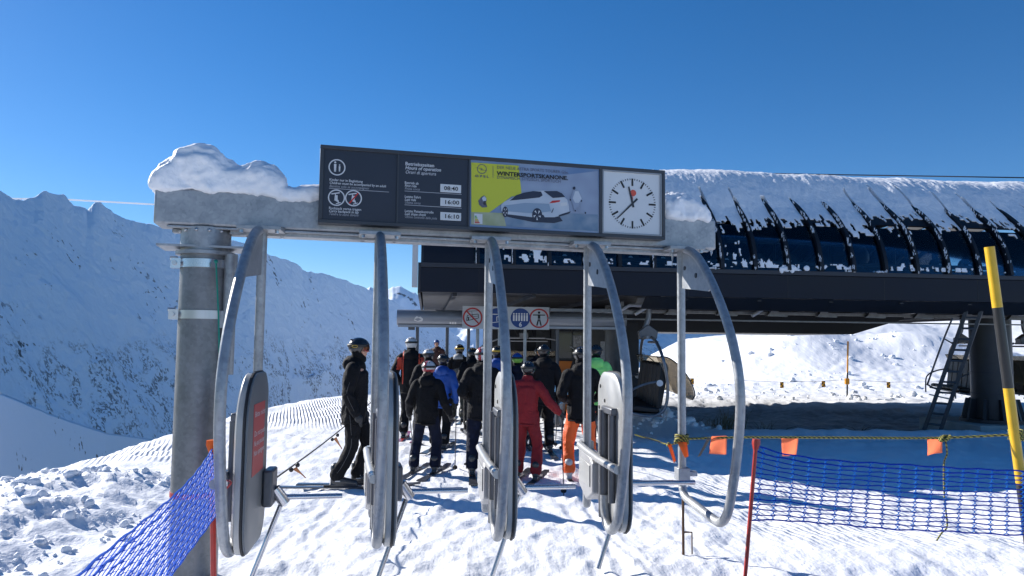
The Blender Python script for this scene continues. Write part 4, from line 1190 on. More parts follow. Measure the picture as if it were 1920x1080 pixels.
# snow on the station roof : a thick sheet following the arch with a ragged lower rim
def roof_snow():
    nx, ny = 1050, 165
    x0, x1 = sx_(-.4), sx_(12.6)
    il = 1; ih = NP // 2 + 6
    seg = pf[il:ih + 1]; L_ = [0]
    for i in range(1, len(seg)): L_.append(L_[-1] + math.hypot(seg[i][0] - seg[i - 1][0], seg[i][1] - seg[i - 1][1]))
    L_ = np.array(L_); of = offs(1.0)[il:ih + 1]
    N_ = np.array(of) - np.array(seg)
    u = np.linspace(x0, x1, nx); s_ = np.linspace(0, 1, ny) ** 1.35 * L_[-1]
    U, SS = np.meshgrid(u, s_)
    pd = np.interp(SS, L_, [p[0] for p in seg]); pz = np.interp(SS, L_, [p[1] for p in seg])
    nd = np.interp(SS, L_, N_[:, 0]); nz_ = np.interp(SS, L_, N_[:, 1])
    ph = (U - ribx[0]) / (.677 / math.cos(BE)); fr2 = ph - np.floor(ph)
    near = np.minimum(fr2, 1 - fr2)
    A2 = U.ravel(); B3 = SS.ravel()
    n1 = fbm(P3(A2, B3, 1.3, 1.0), 5, 201).reshape(U.shape)
    n2 = fbm(P3(A2, B3, .07, .13), 4, 211).reshape(U.shape)
    nl = fbm(P3(A2, B3 * 0, .9), 3, 221).reshape(U.shape)
    nb = vn(P3(np.floor(ph).ravel() * 3.7 + 5, B3 * 0, 1.0), 231).reshape(U.shape)
    nc = fbm(P3(A2, B3, .55, .5), 3, 241).reshape(U.shape)
    edge = 1.50 + .26 * nl + .22 * nb + .25 * sst(sx_(7.5), sx_(9.5), U)
    band = SS - edge; tb_ = SS - (1.35 + .22 * nl)
    th = .018 + .40 * sst(.0, 1.9, tb_) + .09 * n1 * sst(0, .8, tb_) + .015 * n2
    # solid above the rim, breaking up into specks and streaks below it
    keep = (n2 > -1.2 * sst(-.60, .15, band) + .02) & (band > -.62)
    keep |= band > .12
    speck = (n2 > .34 - .34 * np.clip(nc, -.5, 1)) & (nc > .05)
    keep |= speck & (SS < edge)
    keep |= (SS < .10 + .10 * np.maximum(nc, 0)) & (n2 > .0 - .5 * nc)
    ribcut = (near < .068) & (SS < edge + .42 + .45 * nb + .1 * n2)
    keep &= ~ribcut
    x1b = x1
    zz = pz + nz_ * th; dd = pd + nd * th
    bd = pd + nd * .004; bz = pz + nz_ * .004
    # crust overhangs slightly at the crest
    vid = np.arange(nx * ny).reshape(ny, nx)
    V = np.stack([U.ravel(), dd.ravel(), zz.ravel()], 1); Vb = np.stack([U.ravel(), bd.ravel(), bz.ravel()], 1)
    kf = keep[:-1, :-1] & keep[1:, :-1] & keep[:-1, 1:] & keep[1:, 1:]
    fs = []
    jj, ii = np.nonzero(kf); off = nx * ny
    pad = np.pad(kf, 1)
    for j, i in zip(jj, ii):
        a_, b_, c_, d_ = vid[j, i], vid[j, i + 1], vid[j + 1, i + 1], vid[j + 1, i]
        fs.append((a_, b_, c_, d_))
        if not pad[j, i + 1]: fs.append((b_, a_, a_ + off, b_ + off))
        if not pad[j + 2, i + 1]: fs.append((d_, c_, c_ + off, d_ + off))
        if not pad[j + 1, i]: fs.append((a_, d_, d_ + off, a_ + off))
        if not pad[j + 1, i + 2]: fs.append((c_, b_, b_ + off, c_ + off))
    me = bpy.data.meshes.new('roof_snow'); me.from_pydata(np.vstack([V, Vb]).tolist(), [], [tuple(int(q) for q in f) for f in fs])
    bm = bmesh.new(); bm.from_mesh(me); bmesh.ops.delete(bm, geom=[v for v in bm.verts if not v.link_faces], context='VERTS'); bmesh.ops.recalc_face_normals(bm, faces=bm.faces); bm.to_mesh(me); bm.free()
    me.materials.append(SNOWS); me.polygons.foreach_set('use_smooth', [True] * len(me.polygons)); me.set_sharp_from_angle(angle=math.radians(55))
    o = bpy.data.objects.new('roof_snow', me); COL.objects.link(o); o.location = SO; o.rotation_euler = (0, 0, BE)
    tag(o, 'thick wind packed snow lying over the curved roof of the lift station', 'snow', kind='stuff')
    rnd = random.Random(5); b = MB()
    for x, q_ in ((sx_(5.55), 1.0), (sx_(6.75), .4), (sx_(7.35), .35), (sx_(3.9), .4)):
        for k in range(14):
            b.sph((x + rnd.gauss(0, .09) * q_ * 1.5, rnd.uniform(-.03, .04), 3.175 + rnd.uniform(0, .05) * q_), (.07 * q_ * rnd.uniform(.6, 1.3), .03, .06 * q_ * rnd.uniform(.5, 1.2)), 7, 5)
    for x in ribx:      # rime along the left edge of each rib
        for k in range(130):
            i = rnd.random() * (iz + 6)
            if vn(np.array([[x * 3, i * 1.1, 0]]), 309)[0] < .05: continue
            p_ = offs(.07); i0 = int(i); q = [p_[i0][w_] * (1 - i + i0) + p_[i0 + 1][w_] * (i - i0) for w_ in (0, 1)]
            b.sph((x - .036, q[0] + rnd.uniform(-.06, .03), q[1]), (.005, rnd.uniform(.006, .016), rnd.uniform(.01, .04)), 5, 4)
    o = b.build('rime', SNOWS, None); o.location = SO; o.rotation_euler = (0, 0, BE)
    tag(o, 'rime along the dark ribs and lumps of snow on the ledge of the station', 'snow', kind='stuff')
roof_snow()
# haul rope above the roof
A = at(1150, 321, 19); B_ = at(2100, 336, 19)
tag(MB().tube([A, B_], .016, 6).build('haul_rope', mat('rope_steel', (.05, .05, .06), .5, .5)), 'thin steel cable running just above the snow on the station roof', 'cable')

# ---------------------------------------------------------------- boarding gate with pictogram sign
GREYT = mat('gate_tube_grey', (.26, .28, .32), .35, .3, .05, 3)
DKST = mat('dark_post', (.10, .10, .11), .4, .5, .1, 6)
g0 = at(745, 595, 15.5); g1 = at(1172, 597, 15.9)
bg_ = empty('boarding_gate', (g0.x, g0.y, 0), math.atan2(g1.y - g0.y, g1.x - g0.x), 'grey boarding gate with a fat horizontal tube on thin posts behind the queue', 'gate')
gl = math.hypot(g1.x - g0.x, g1.y - g0.y); gx = lambda px: (at(px, 600, 15.5 + .4 * (px - 745) / 427).x - g0.x) / math.cos(bg_.rotation_euler.z)
GZ = g0.z
MB().tube([(0, 0, GZ), (gx(868), 0, GZ)], .165, 24).box(.02, gx(868), -.1, .1, GZ - .2, GZ - .15).build('tube', GREYT, bg_, ang=50)
MB().tube([(gx(1026), 0, GZ), (gl, 0, GZ)], .165, 24).box(gx(1026), gl, -.1, .1, GZ - .2, GZ - .15).build('tube', GREYT, bg_, ang=50)
MB().tube([(gx(866), 0, GZ), (gx(1028), 0, GZ)], .12, 16).build('core_tube', DKST, bg_)
for px in (783, 839, 879, 896, 937, 985, 1046, 1168):
    MB().tube([(gx(px), .02, -.3), (gx(px), .02, GZ - .12)], .035, 10).build('post', DKST if px not in (937, 985, 896) else GALV, bg_)
MB().box(gx(766), gx(778), -.06, .06, GZ - .26, GZ - .2).build('camera_box', DKST, bg_)
STK = mat('sticker', (.62, .62, .62), .5)
b = MB()
def tubepatch(px0, px1, z0, z1, poly_):
    # sticker bent round the tube front
    v = []
    for (a_, c_) in poly_:
        x = gx(px0 + (px1 - px0) * a_); z = z0 + (z1 - z0) * c_; y = -math.sqrt(max(.167 ** 2 - z * z, 0)) - .001
        v.append((x, y, GZ + z))
    return v
b.add(tubepatch(777, 794, -.09, .03, [(0, .2), (.4, 0), (.9, .1), (1, .5), (.7, .9), (.5, .8), (.3, 1), (.1, .7)]), [(0, 1, 2, 3, 4, 5, 6, 7)])
b.build('sticker', STK, bg_, smooth=False)
b = MB().add(tubepatch(842, 850, -.04, .09, [(0, .2), (.5, 0), (1, .3), (1, .9), (.5, 1), (0, .8)]), [(0, 1, 2, 3, 4, 5)]); b.build('sticker', GREYT, bg_, smooth=False)
b = MB()
for px in (843, 847.5, 852): b.add(tubepatch(px, px + 3.4, -.13, -.085, [(0, 0), (1, 0), (1, 1), (0, 1)]), [(0, 1, 2, 3)])
b.build('sticker', STK, bg_, smooth=False)
bs = MB()
for k in range(26):
    x = gx(1092) + k * .045; bs.sph((x, random.uniform(-.02, .02), GZ + .165), (.05, .05, .012 + .07 * max(0, math.sin((k - 6) / 14 * PI)) * random.uniform(.7, 1.1) * (6 < k < 20)), 8, 6)
bs = remeshed(bs, 'snow_ridge', SNOWS, None, .02, .015, 12, 5, 3); bs.location = bg_.location; bs.rotation_euler = bg_.rotation_euler
tag(bs, 'small ridge of snow on the right part of the boarding gate tube', 'snow')
# pictogram sign in front of the gate tube
s0 = at(867, 596, 15.25); s1 = at(1030, 596, 15.4); 
sw = (s1 - s0).length; sh_ = 42.5 / F * 15.3
sb = empty('pictogram_sign', (s0.x, s0.y, (s0.z + s1.z) / 2 - sh_ / 2), math.atan2(s1.y - s0.y, s1.x - s0.x), 'white sign of four round pictograms on the boarding gate', 'sign')
MB().box(0, sw, .0, .03, 0, sh_).build('board', mat('sign_white', (.5, .52, .55), .4, 0, .03, 4), sb, bevel=.004)
BLUE = mat('sign_blue', (.01, .05, .22), .45); RD2 = mat('sign_red', (.42, .02, .02), .45)
def disc(cx, cz, r, m, y, nm='disc', n=28):
    return MB().disc((cx, y, cz), r, (0, 1, 0), .002, n).build(nm, m, sb, smooth=False)
def barp(b, x, z, s, x0, z0, x1, z1, t_, y):
    d = Vector((x1 - x0, z1 - z0)).normalized() * t_; n = (-d.y, d.x)
    b.prism([(x + (x0 + n[0]) * s, z + (z0 + n[1]) * s), (x + (x1 + n[0]) * s, z + (z1 + n[1]) * s), (x + (x1 - n[0]) * s, z + (z1 - n[1]) * s), (x + (x0 - n[0]) * s, z + (z0 - n[1]) * s)], 1, y, y + .002)
rr = sw * .113; xs = [sw * .117, sw * .405, sw * .665, sw * .88]; zc = sh_ / 2
for i in (0, 3):
    ring(xs[i], zc, rr * .84, rr, RD2, sb, y=-.003, name='ring')
for i in (1, 2): disc(xs[i], zc, rr, BLUE, -.003, 'blue_disc')
b = MB()
for q in ((-.55, .2, .55, .35, .03), (.55, .35, .6, -.05, .03), (-.6, -.35, .6, -.05, .03), (-.55, .2, -.6, -.35, .03), (-.05, .3, -.1, .6, .02), (-.5, .62, .5, .68, .02), (-.42, .0, -.42, -.3, .06), (.0, .25, .0, -.2, .02), (-.55, .0, .55, .14, .02)):
    barp(b, xs[0], zc, rr, *q, -.005)
b.build('cabin_pictogram', BLACK, sb, smooth=False)
b = MB(); barp(b, xs[0], zc, rr, -.6, .6, .6, -.6, .07, -.008); b.build('red_slash', RD2, sb, smooth=False)
b = MB(); 
for q in ((-.9, -.55, .9, -.3, .03), (-.1, -.35, -.1, .1, .04), (-.1, .1, .35, .15, .05), (.3, .15, .3, -.3, .04), (-.55, .35, .0, .35, .04)): barp(b, xs[1], zc, rr, *q, -.006)
b.build('boarding_pictogram', WHITE, sb, smooth=False)
b = MB()
for k in range(6):
    x = (k - 2.5) * .27
    barp(b, xs[2], zc, rr, x, .3, x, -.3, .08, -.006); b.disc((xs[2] + x * rr, -.005, zc + .42 * rr), .09 * rr, (0, 1, 0), .002, 8)
b.build('six_people_pictogram', WHITE, sb, smooth=False)
text('6', xs[2] - .15 * rr, zc - .86 * rr, .62 * rr, WHITE, sb, bold=.03, y=-.006)
b = MB()
for q in ((-.62, .33, .62, .33, .055), (0, .4, 0, -.05, .13), (-.05, -.1, -.22, -.75, .07), (.05, -.1, .22, -.75, .07)): barp(b, xs[3], zc, rr, *q, -.006)
b.disc((xs[3], -.005, zc + .58 * rr), .13 * rr, (0, 1, 0), .002, 14)
b.build('standing_figure_pictogram', BLACK, sb, smooth=False)

# ---------------------------------------------------------------- operator booth and machinery wall
BOOTH = mat('booth_dark', (.02, .022, .028), .5, .1, .2, 3)
bt = at(1042, 700, 18.6)
bo = empty('operator_booth', (bt.x, 18.6, -.1), .02, 'dark operator booth with an orange lower front under the station', 'booth')
MB().box(0, 2.1, .05, 1.6, 0, 2.35).build('wall', BOOTH, bo, bevel=.01)
MB().box(0.0, .82, 0, .045, .1, 1.35).build('orange_panel', mat('orange_panel', (.5, .14, .01), .5, 0, .08, 4), bo, bevel=.006)
wn = MB().box(.03, .80, .01, .045, 1.42, 2.2).build('window', mat('booth_glass', (.01, .012, .02), .1), bo)
MB().box(.03, .80, -.005, .008, 1.38, 1.42).box(.03, .80, -.005, .008, 2.2, 2.24).box(.4, .43, -.005, .008, 1.42, 2.2).build('window_frame', BOOTH, wn)
MB().box(.42, .66, -.01, .0, 1.68, 2.0).build('notice_frame', mat('notice_grey', (.16, .17, .18), .6), bo)
MB().box(.44, .64, -.013, -.011, 1.70, 1.98).build('notice_paper', mat('notice_paper', (.3, .3, .31), .7, 0, .5, 40), bo)
MB().box(.85, 1.55, .0, .045, .1, 2.2).build('door', mat('booth_door', (.07, .07, .07), .5, .2, .15, 4), bo, bevel=.005)
MB().box(1.12, 1.42, -.01, -.001, 1.1, 1.85).build('notice', mat('notice_pale', (.34, .35, .37), .7, 0, .25, 30), bo)
pb = at(1150, 700, 17.6)
tag(MB().tube([(pb.x, 17.6, -.2), (pb.x, 17.6, 2.6)], .2, 20).tube([(pb.x, 17.6, 2.0), (pb.x, 17.6, 2.1)], .24, 20).tube([(pb.x, 17.6, 2.14), (pb.x, 17.6, 2.24)], .24, 20).build('support_column', mat('column_grey', (.09, .095, .105), .5, .3, .2, 5)), 'short grey round column with a bolted collar beside the operator booth', 'column')
mw = at(905, 700, 21.6)
MW = empty('machine_wall', (mw.x, 21.6, -.2), 0, 'dark machine housing under the station behind the queue', 'housing')
MB().box(.0, 4.2, 0, .3, 0, 2.75).build('housing', MACH, MW)
for k in range(6):
    MB().box(.25 + k * .65, .65 + k * .65, -.04, -.005, 1.7, 2.3).build('service_panel', [SKIRT, MACH, LADM][k % 3], MW, bevel=.01)
for k in range(4):
    MB().tube([(.1 + k * .3, -.1, 1.0 + .2 * k), (1.5 + k * .5, -.12, 1.5 + .1 * k), (2.6 + k * .2, -.1, 1.2)], .03, 6).build('pipe', RAIL, MW)

for k in range(5):
    MB().tube(spl([(.1 + k * .7, -.3, 2.7), (.3 + k * .72, -.3, 2.2 - .1 * (k % 2)), (.65 + k * .7, -.3, 2.7)], 5), .012, 5).build('cable', RUBBER, MW)
    MB().tube([(.2 + k * .8, -.5, .2), (.2 + k * .8, -.5, 1.3)], .025, 8).build('rail_post', RAIL, MW)
MB().tube([(.1, -.5, 1.3), (3.6, -.5, 1.3)], .025, 8).tube([(.1, -.5, .8), (3.6, -.5, .8)], .02, 8).build('hand_rail', RAIL, MW)
for k in range(7):
    MB().disc((.4 + k * .5, -.12, 2.48), .17, (0, 1, 0), .09, 14).build('drive_wheel', TYRE, MW)
# ---------------------------------------------------------------- chairs of the lift
SEATB = mat('seat_black', (.010, .010, .012), .55, 0, .2, 8)
FRM = mat('chair_frame', (.20, .21, .23), .35, .6, .1, 8)
BUB = bpy.data.materials.new('bubble_tinted'); BUB.use_nodes = True
t = BUB.node_tree; p = t.nodes['Principled BSDF']; p.inputs['Base Color'].default_value = (.38, .33, .27, 1); p.inputs['Roughness'].default_value = .15
tr = t.nodes.new('ShaderNodeBsdfTransparent'); tr.inputs[0].default_value = (.82, .76, .66, 1)
mx = t.nodes.new('ShaderNodeMixShader'); mx.inputs[0].default_value = .38
t.links.new(tr.outputs[0], mx.inputs[1]); t.links.new(p.outputs[0], mx.inputs[2]); t.links.new(mx.outputs[0], t.nodes['Material Output'].inputs[0])
def chair():
    c = empty('lift_chair', (0, 0, 0)); W2 = 1.35
    MB().tube(spl([(0, -.02, 2.5), (0, -.02, 2.2), (0, .06, 1.95), (0, .02, 1.88)], 4), .05, 10).build('hanger', FRM, c)
    MB().prism([(-.16, 1.78), (.16, 1.78), (.18, 1.92), (0, 2.05), (-.18, 1.92)], 0, -.12, .12).build('hanger_hood', HANDLE, c, bevel=.01)
    MB().tube([(-.55, .08, 1.80), (.55, .08, 1.80)], .03, 8).tube([(-.55, -.10, 1.72), (.55, -.10, 1.72)], .022, 8).build('spreader', FRM, c)
    for s_ in (-1, 1):
        MB().tube(spl([(s_ * .5, 0, 1.80), (s_ * .9, -.02, 1.72), (s_ * W2, -.06, 1.45), (s_ * W2, -.14, 1.0), (s_ * W2, -.10, .62), (s_ * W2, .10, .46), (s_ * W2, .48, .50)], 5), .028, 10).build('side_frame', FRM, c)
        MB().tube(spl([(s_ * (W2 + .02), .0, 1.05), (s_ * (W2 + .02), .30, .98), (s_ * (W2 + .02), .55, .80), (s_ * (W2 + .02), .58, .35)], 4), .02, 8).build('arm_rest', FRM, c)
        MB().disc((s_ * (W2 + .04), .0, 1.02), .055, (1, 0, 0), .03, 14).build('pivot', WHITE, c)
    for k in range(6):
        x = (k - 2.5) * .44
        MB().prism([(-.02, .50), (.46, .54), (.47, .60), (.40, .63), (.0, .59)], 0, x - .205, x + .205).build('seat', SEATB, c, bevel=.02)
        MB().prism([(-.04, .58), (.05, .58), (-.04, 1.32), (-.14, 1.36), (-.17, 1.28)], 0, x - .20, x + .20).build('backrest', SEATB, c, bevel=.02)
    MB().prism([(-.05, .44), (.46, .47), (.46, .50), (-.03, .495)], 0, -W2 + .03, W2 - .03).build('seat_tray', HANDLE, c)
    # folded back bubble
    pr_ = [(.05, 1.46), (-.14, 1.46), (-.34, 1.34), (-.52, 1.14), (-.62, .95), (-.65, .82), (-.60, .74)]
    pr_ = [(p_.x, p_.y) for p_ in spl([(a_, q_, 0) for a_, q_ in pr_], 4)]
    n = len(pr_); v = []; f = []
    for ix in range(9):
        x = -W2 + ix * W2 / 4; bul = 1 - .10 * (x / W2) ** 2
        for (a_, q_) in pr_: v.append((x, a_ * bul, q_))
    for ix in range(8):
        for i in range(n - 1):
            a_ = ix * n + i; f.append((a_, a_ + 1, a_ + n + 1, a_ + n))
    # cheeks
    for sx2, s0_ in ((0, 1), (8, -1)):
        base = sx2 * n; ci = len(v); v.append((s0_ * -W2, -.25, .85))
        f += [(base + i, base + i + 1, ci) for i in range(n - 1)]
    bb = MB().add(v, f).build('bubble', BUB, c)
    sm = bb.modifiers.new('s', 'SOLIDIFY'); sm.thickness = .006
    for s_ in (-1, 1):
        MB().tube([(s_ * (W2 + .005), a_ * .92, q_) for a_, q_ in pr_], .012, 6).build('bubble_rim', RUBBER, bb)
    MB().tube([(-1.1, .55, .3), (1.1, .55, .3)], .02, 8).build('footrest', FRM, c)
    MB().prism([(-.24, 2.42), (.24, 2.42), (.18, 2.56), (.05, 2.62), (-.2, 2.58)], 0, -.05, .05).build('grip', EDG, c, bevel=.01)
    return c
ch0 = chair()
cl = [((1222, 750, 15.4), .6, 85, 'black chair with raised tinted bubble beside the queue, nearest of the lift chairs'),
      ((985, 760, 19.0), 0., 160, 'lift chair waiting under the station behind the boarding gate'),
      ((1806, 740, 20.5), 0, 75, 'lift chair with a pale raised bubble left of the round station pillar'),
      ((1925, 735, 19.5), 0, -95, 'black lift chair partly hidden right of the round station pillar')]
for i, ((px, py, Y), zo, deg, lab) in enumerate(cl):
    c = ch0 if i == 0 else dup(ch0)
    P = at(px, py, Y); c.location = (P.x, P.y, .02 if i else .05); c.rotation_euler = (0, 0, math.radians(deg))
    if i == 0: c.location = (P.x - .12, P.y - .2, -.12); c.scale = (1.08, 1.08, 1.08); c.rotation_euler.z = math.radians(88)
    else: c.scale = (1, 1, 1)
    tag(c, lab, 'lift chair', 'chairs of the lift')

# ---------------------------------------------------------------- marker poles and flags at the back right
ORP = mat('marker_orange', (.7, .30, .02), .5)
a0 = at(1590, 640, 25.5); a1 = at(1588, 747, 25.5)
mp = MB().mat(0).tube([a0, a0.lerp(a1, .55)], .03, 8).mat(1).tube([a0.lerp(a1, .55), a1 + Vector((0, 0, -.2))], .03, 8).build('snow_stake', [ORP, BLKP], None)
tag(mp, 'orange and black stake standing in the rough snow below the station', 'pole')
CHK = mat('checker_yellow', (.7, .33, .01), .6)
t = CHK.node_tree; ck_ = t.nodes.new('ShaderNodeTexChecker'); ck_.inputs['Scale'].default_value = 16; ck_.inputs[1].default_value = (.75, .36, .01, 1); ck_.inputs[2].default_value = (.03, .02, .01, 1)
t.links.new(t.nodes['Texture Coordinate'].outputs['Object'], ck_.inputs[0]); t.links.new(ck_.outputs[0], t.nodes['Principled BSDF'].inputs['Base Color'])
fl = []
for px, py, lab in ((1298, 715, 'chequered yellow tag on the far line, seen beside the bare turnstile upright'), (1466, 722, 'chequered yellow tag on the far line, first right of the bare turnstile frame'), (1544, 720, 'chequered yellow tag on the far line, just left of the orange stake'), (1666, 722, 'chequered yellow tag on the far line, right of the orange stake')):
    Y = 25.4; c_ = at(px, py, Y)
    o = MB().box(-.06, .06, -.004, .004, -.10, .10).build('line_tag', CHK, None, smooth=False); o.location = c_
    tag(o, lab, 'tag', 'chequered tags on the far line'); fl.append(c_ + Vector((0, 0, .10)))
pts = [at(1200, 706, 25.4)] + fl[:3] + [at(1588, 712, 25.4)] + fl[3:] + [at(1770, 716, 25.4)]
tag(MB().tube(pts, .006, 5).build('far_line', RD), 'very thin line strung between stakes in the rough snow', 'rope')
tag(MB().box(-.07, .07, -.05, .05, -.1, .1).build('clip', ORP, None, bevel=.01), 'orange clip holding the line on the stake', 'clip').location = at(1588, 715, 25.4)
# clods of ploughed snow
rnd = random.Random(11); b = MB()
CL = []
def clod(x, y, r): CL.append((x, y, r))
def clod2(x, y, r, z):
    q = MB().sph((0, 0, 0), (r * rnd.uniform(.8, 1.4), r * rnd.uniform(.8, 1.3), r * rnd.uniform(.6, 1.)), 9, 7)
    v = np.array(q.v); k = fbm(v / (r * 1.1) + rnd.uniform(0, 90), 2, 5)
    v = v * (1 + .6 * k)[:, None]; a_ = rnd.uniform(0, 6.28); c, s_ = math.cos(a_), math.sin(a_)
    v = np.stack([v[:, 0] * c - v[:, 1] * s_ + x, v[:, 0] * s_ + v[:, 1] * c + y, v[:, 2] + z + r * .25], 1)
    b.add(v.tolist(), q.f)
for k in range(1500):
    y = rnd.uniform(3.6, 9.2); x = rnd.uniform(-6.2, -3.5) if rnd.random() < .85 else rnd.gauss(-3.6, .3)
    if vn(np.array([[x * 1.6, y * 1.6, 0]]), 77)[0] < -.15: continue
    clod(x, y, .012 + .05 * rnd.random() ** 5)
for k in range(900):
    x, y = (rnd.uniform(5, 26), rnd.uniform(24, 46)) if k > 200 else (rnd.gauss(3.2, .7), rnd.gauss(16.3, .5))
    if k > 200 and vn(np.array([[x * .35, y * .35, 0]]), 78)[0] < .05: continue
    clod(x, y, .03 + .12 * rnd.random() ** 5 if k > 200 else .03 + .08 * rnd.random() ** 3)
ca = np.array(CL); cz_ = ground_h(ca[:, 0], ca[:, 1])
for (x, y, r), z in zip(CL, cz_): clod2(x, y, r, z)
tag(b.build('snow_clods', SNOWS), 'broken clods of ploughed snow on the banks', 'snow', kind='stuff')
# dry grass in the thin snow
GRS = mat('dry_grass', (.22, .16, .08), .8)
rnd = random.Random(3); b = MB()
for (px, Y, n_, h_) in ((1368, 17.4, 60, .5), (1352, 17.6, 30, .3), (1440, 16.9, 16, .28), (1318, 18, 14, .25), (1620, 17.5, 8, .2)):
    base = at(px, 760, Y); zb_ = gz(base.x, Y)
    for k in range(n_):
        x = base.x + rnd.gauss(0, .16); y = Y + rnd.gauss(0, .12); z = zb_
        lx, ly = rnd.gauss(.05, .16), rnd.gauss(0, .1); hh = h_ * rnd.uniform(.5, 1.1)
        b.tube([(x, y, z - .03), (x + lx * .4, y + ly * .4, z + hh * .6), (x + lx, y + ly, z + hh)], [.006, .005, .002], 3)
tag(b.build('dry_grass', GRS), 'dry yellow grass stalks sticking through the shaded snow', 'grass', kind='stuff')
#SPLIT3
# ---------------------------------------------------------------- people
SKIN = mat('skin', (.55, .30, .22), .55)
BLK = mat('cloth_black', (.006, .006, .008), .8, 0, .3, 12, .4, 60, spec=.25)
NAVY = mat('cloth_navy', (.006, .009, .026), .8, 0, .3, 12, .4, 60, spec=.25)
REDC = mat('cloth_red', (.22, .005, .010), .75, 0, .12, 6, .35, 50)
REDO = mat('cloth_redorange', (.5, .05, .02), .6, 0, .1, 8)
BLUEC = mat('cloth_blue', (.006, .065, .32), .6, 0, .15, 6, .35, 50)
GREYC = mat('cloth_grey', (.075, .075, .078), .75, 0, .15, 8, .35, 50)
LGREY = mat('cloth_light_grey', (.32, .33, .36), .7, 0, .1, 8)
OLIVE = mat('cloth_olive', (.035, .035, .025), .75, 0, .2, 8, .35, 50)
ORNG = mat('cloth_orange', (.80, .11, .01), .6, 0, .08, 8, .35, 50)
LIME = mat('cloth_lime', (.30, .85, .22), .6, 0, .08, 8, .35, 50)
LBLUE = mat('cloth_light_blue', (.25, .5, .75), .6, 0, .2, 10)
BROWNR = mat('cloth_dark_red', (.05, .015, .015), .7, 0, .2, 10)
HBLK = mat('helmet_black', (.012, .012, .014), .25, 0, 0, coat=.6)
HWH = mat('helmet_white', (.55, .55, .56), .3, coat=.4)
HRED = mat('helmet_red', (.35, .02, .03), .3, coat=.4)
HBLU = mat('helmet_blue', (.01, .08, .35), .4)
HGRN = mat('helmet_green', (.25, .55, .08), .35)
LENS = mat('goggle_lens', (.10, .03, .01), .06, .6)
LENSO = mat('goggle_lens_orange', (.45, .2, .02), .1, .5)
STRAP = mat('goggle_strap', (.02, .02, .022), .6)
STRAPW = mat('goggle_strap_white', (.6, .6, .6), .6)
STRAPY = mat('goggle_strap_yellow', (.5, .32, .03), .6)
HAIR = mat('hair_brown', (.045, .022, .012), .6, 0, .3, 60)
BOOT = mat('ski_boot', (.03, .03, .033), .35, 0, .1, 8, coat=.3)
BOOTW = mat('ski_boot_white', (.45, .45, .46), .35, coat=.3)
SKIM = mat('ski_dark', (.05, .05, .06), .3, 0, .3, 10, coat=.3)
SKIR = mat('ski_red', (.35, .03, .03), .3, coat=.3)
POLEM = mat('ski_pole_grey', (.06, .06, .065), .35, .5)
HZ = lambda px: 642 + (px - 960) * .0109

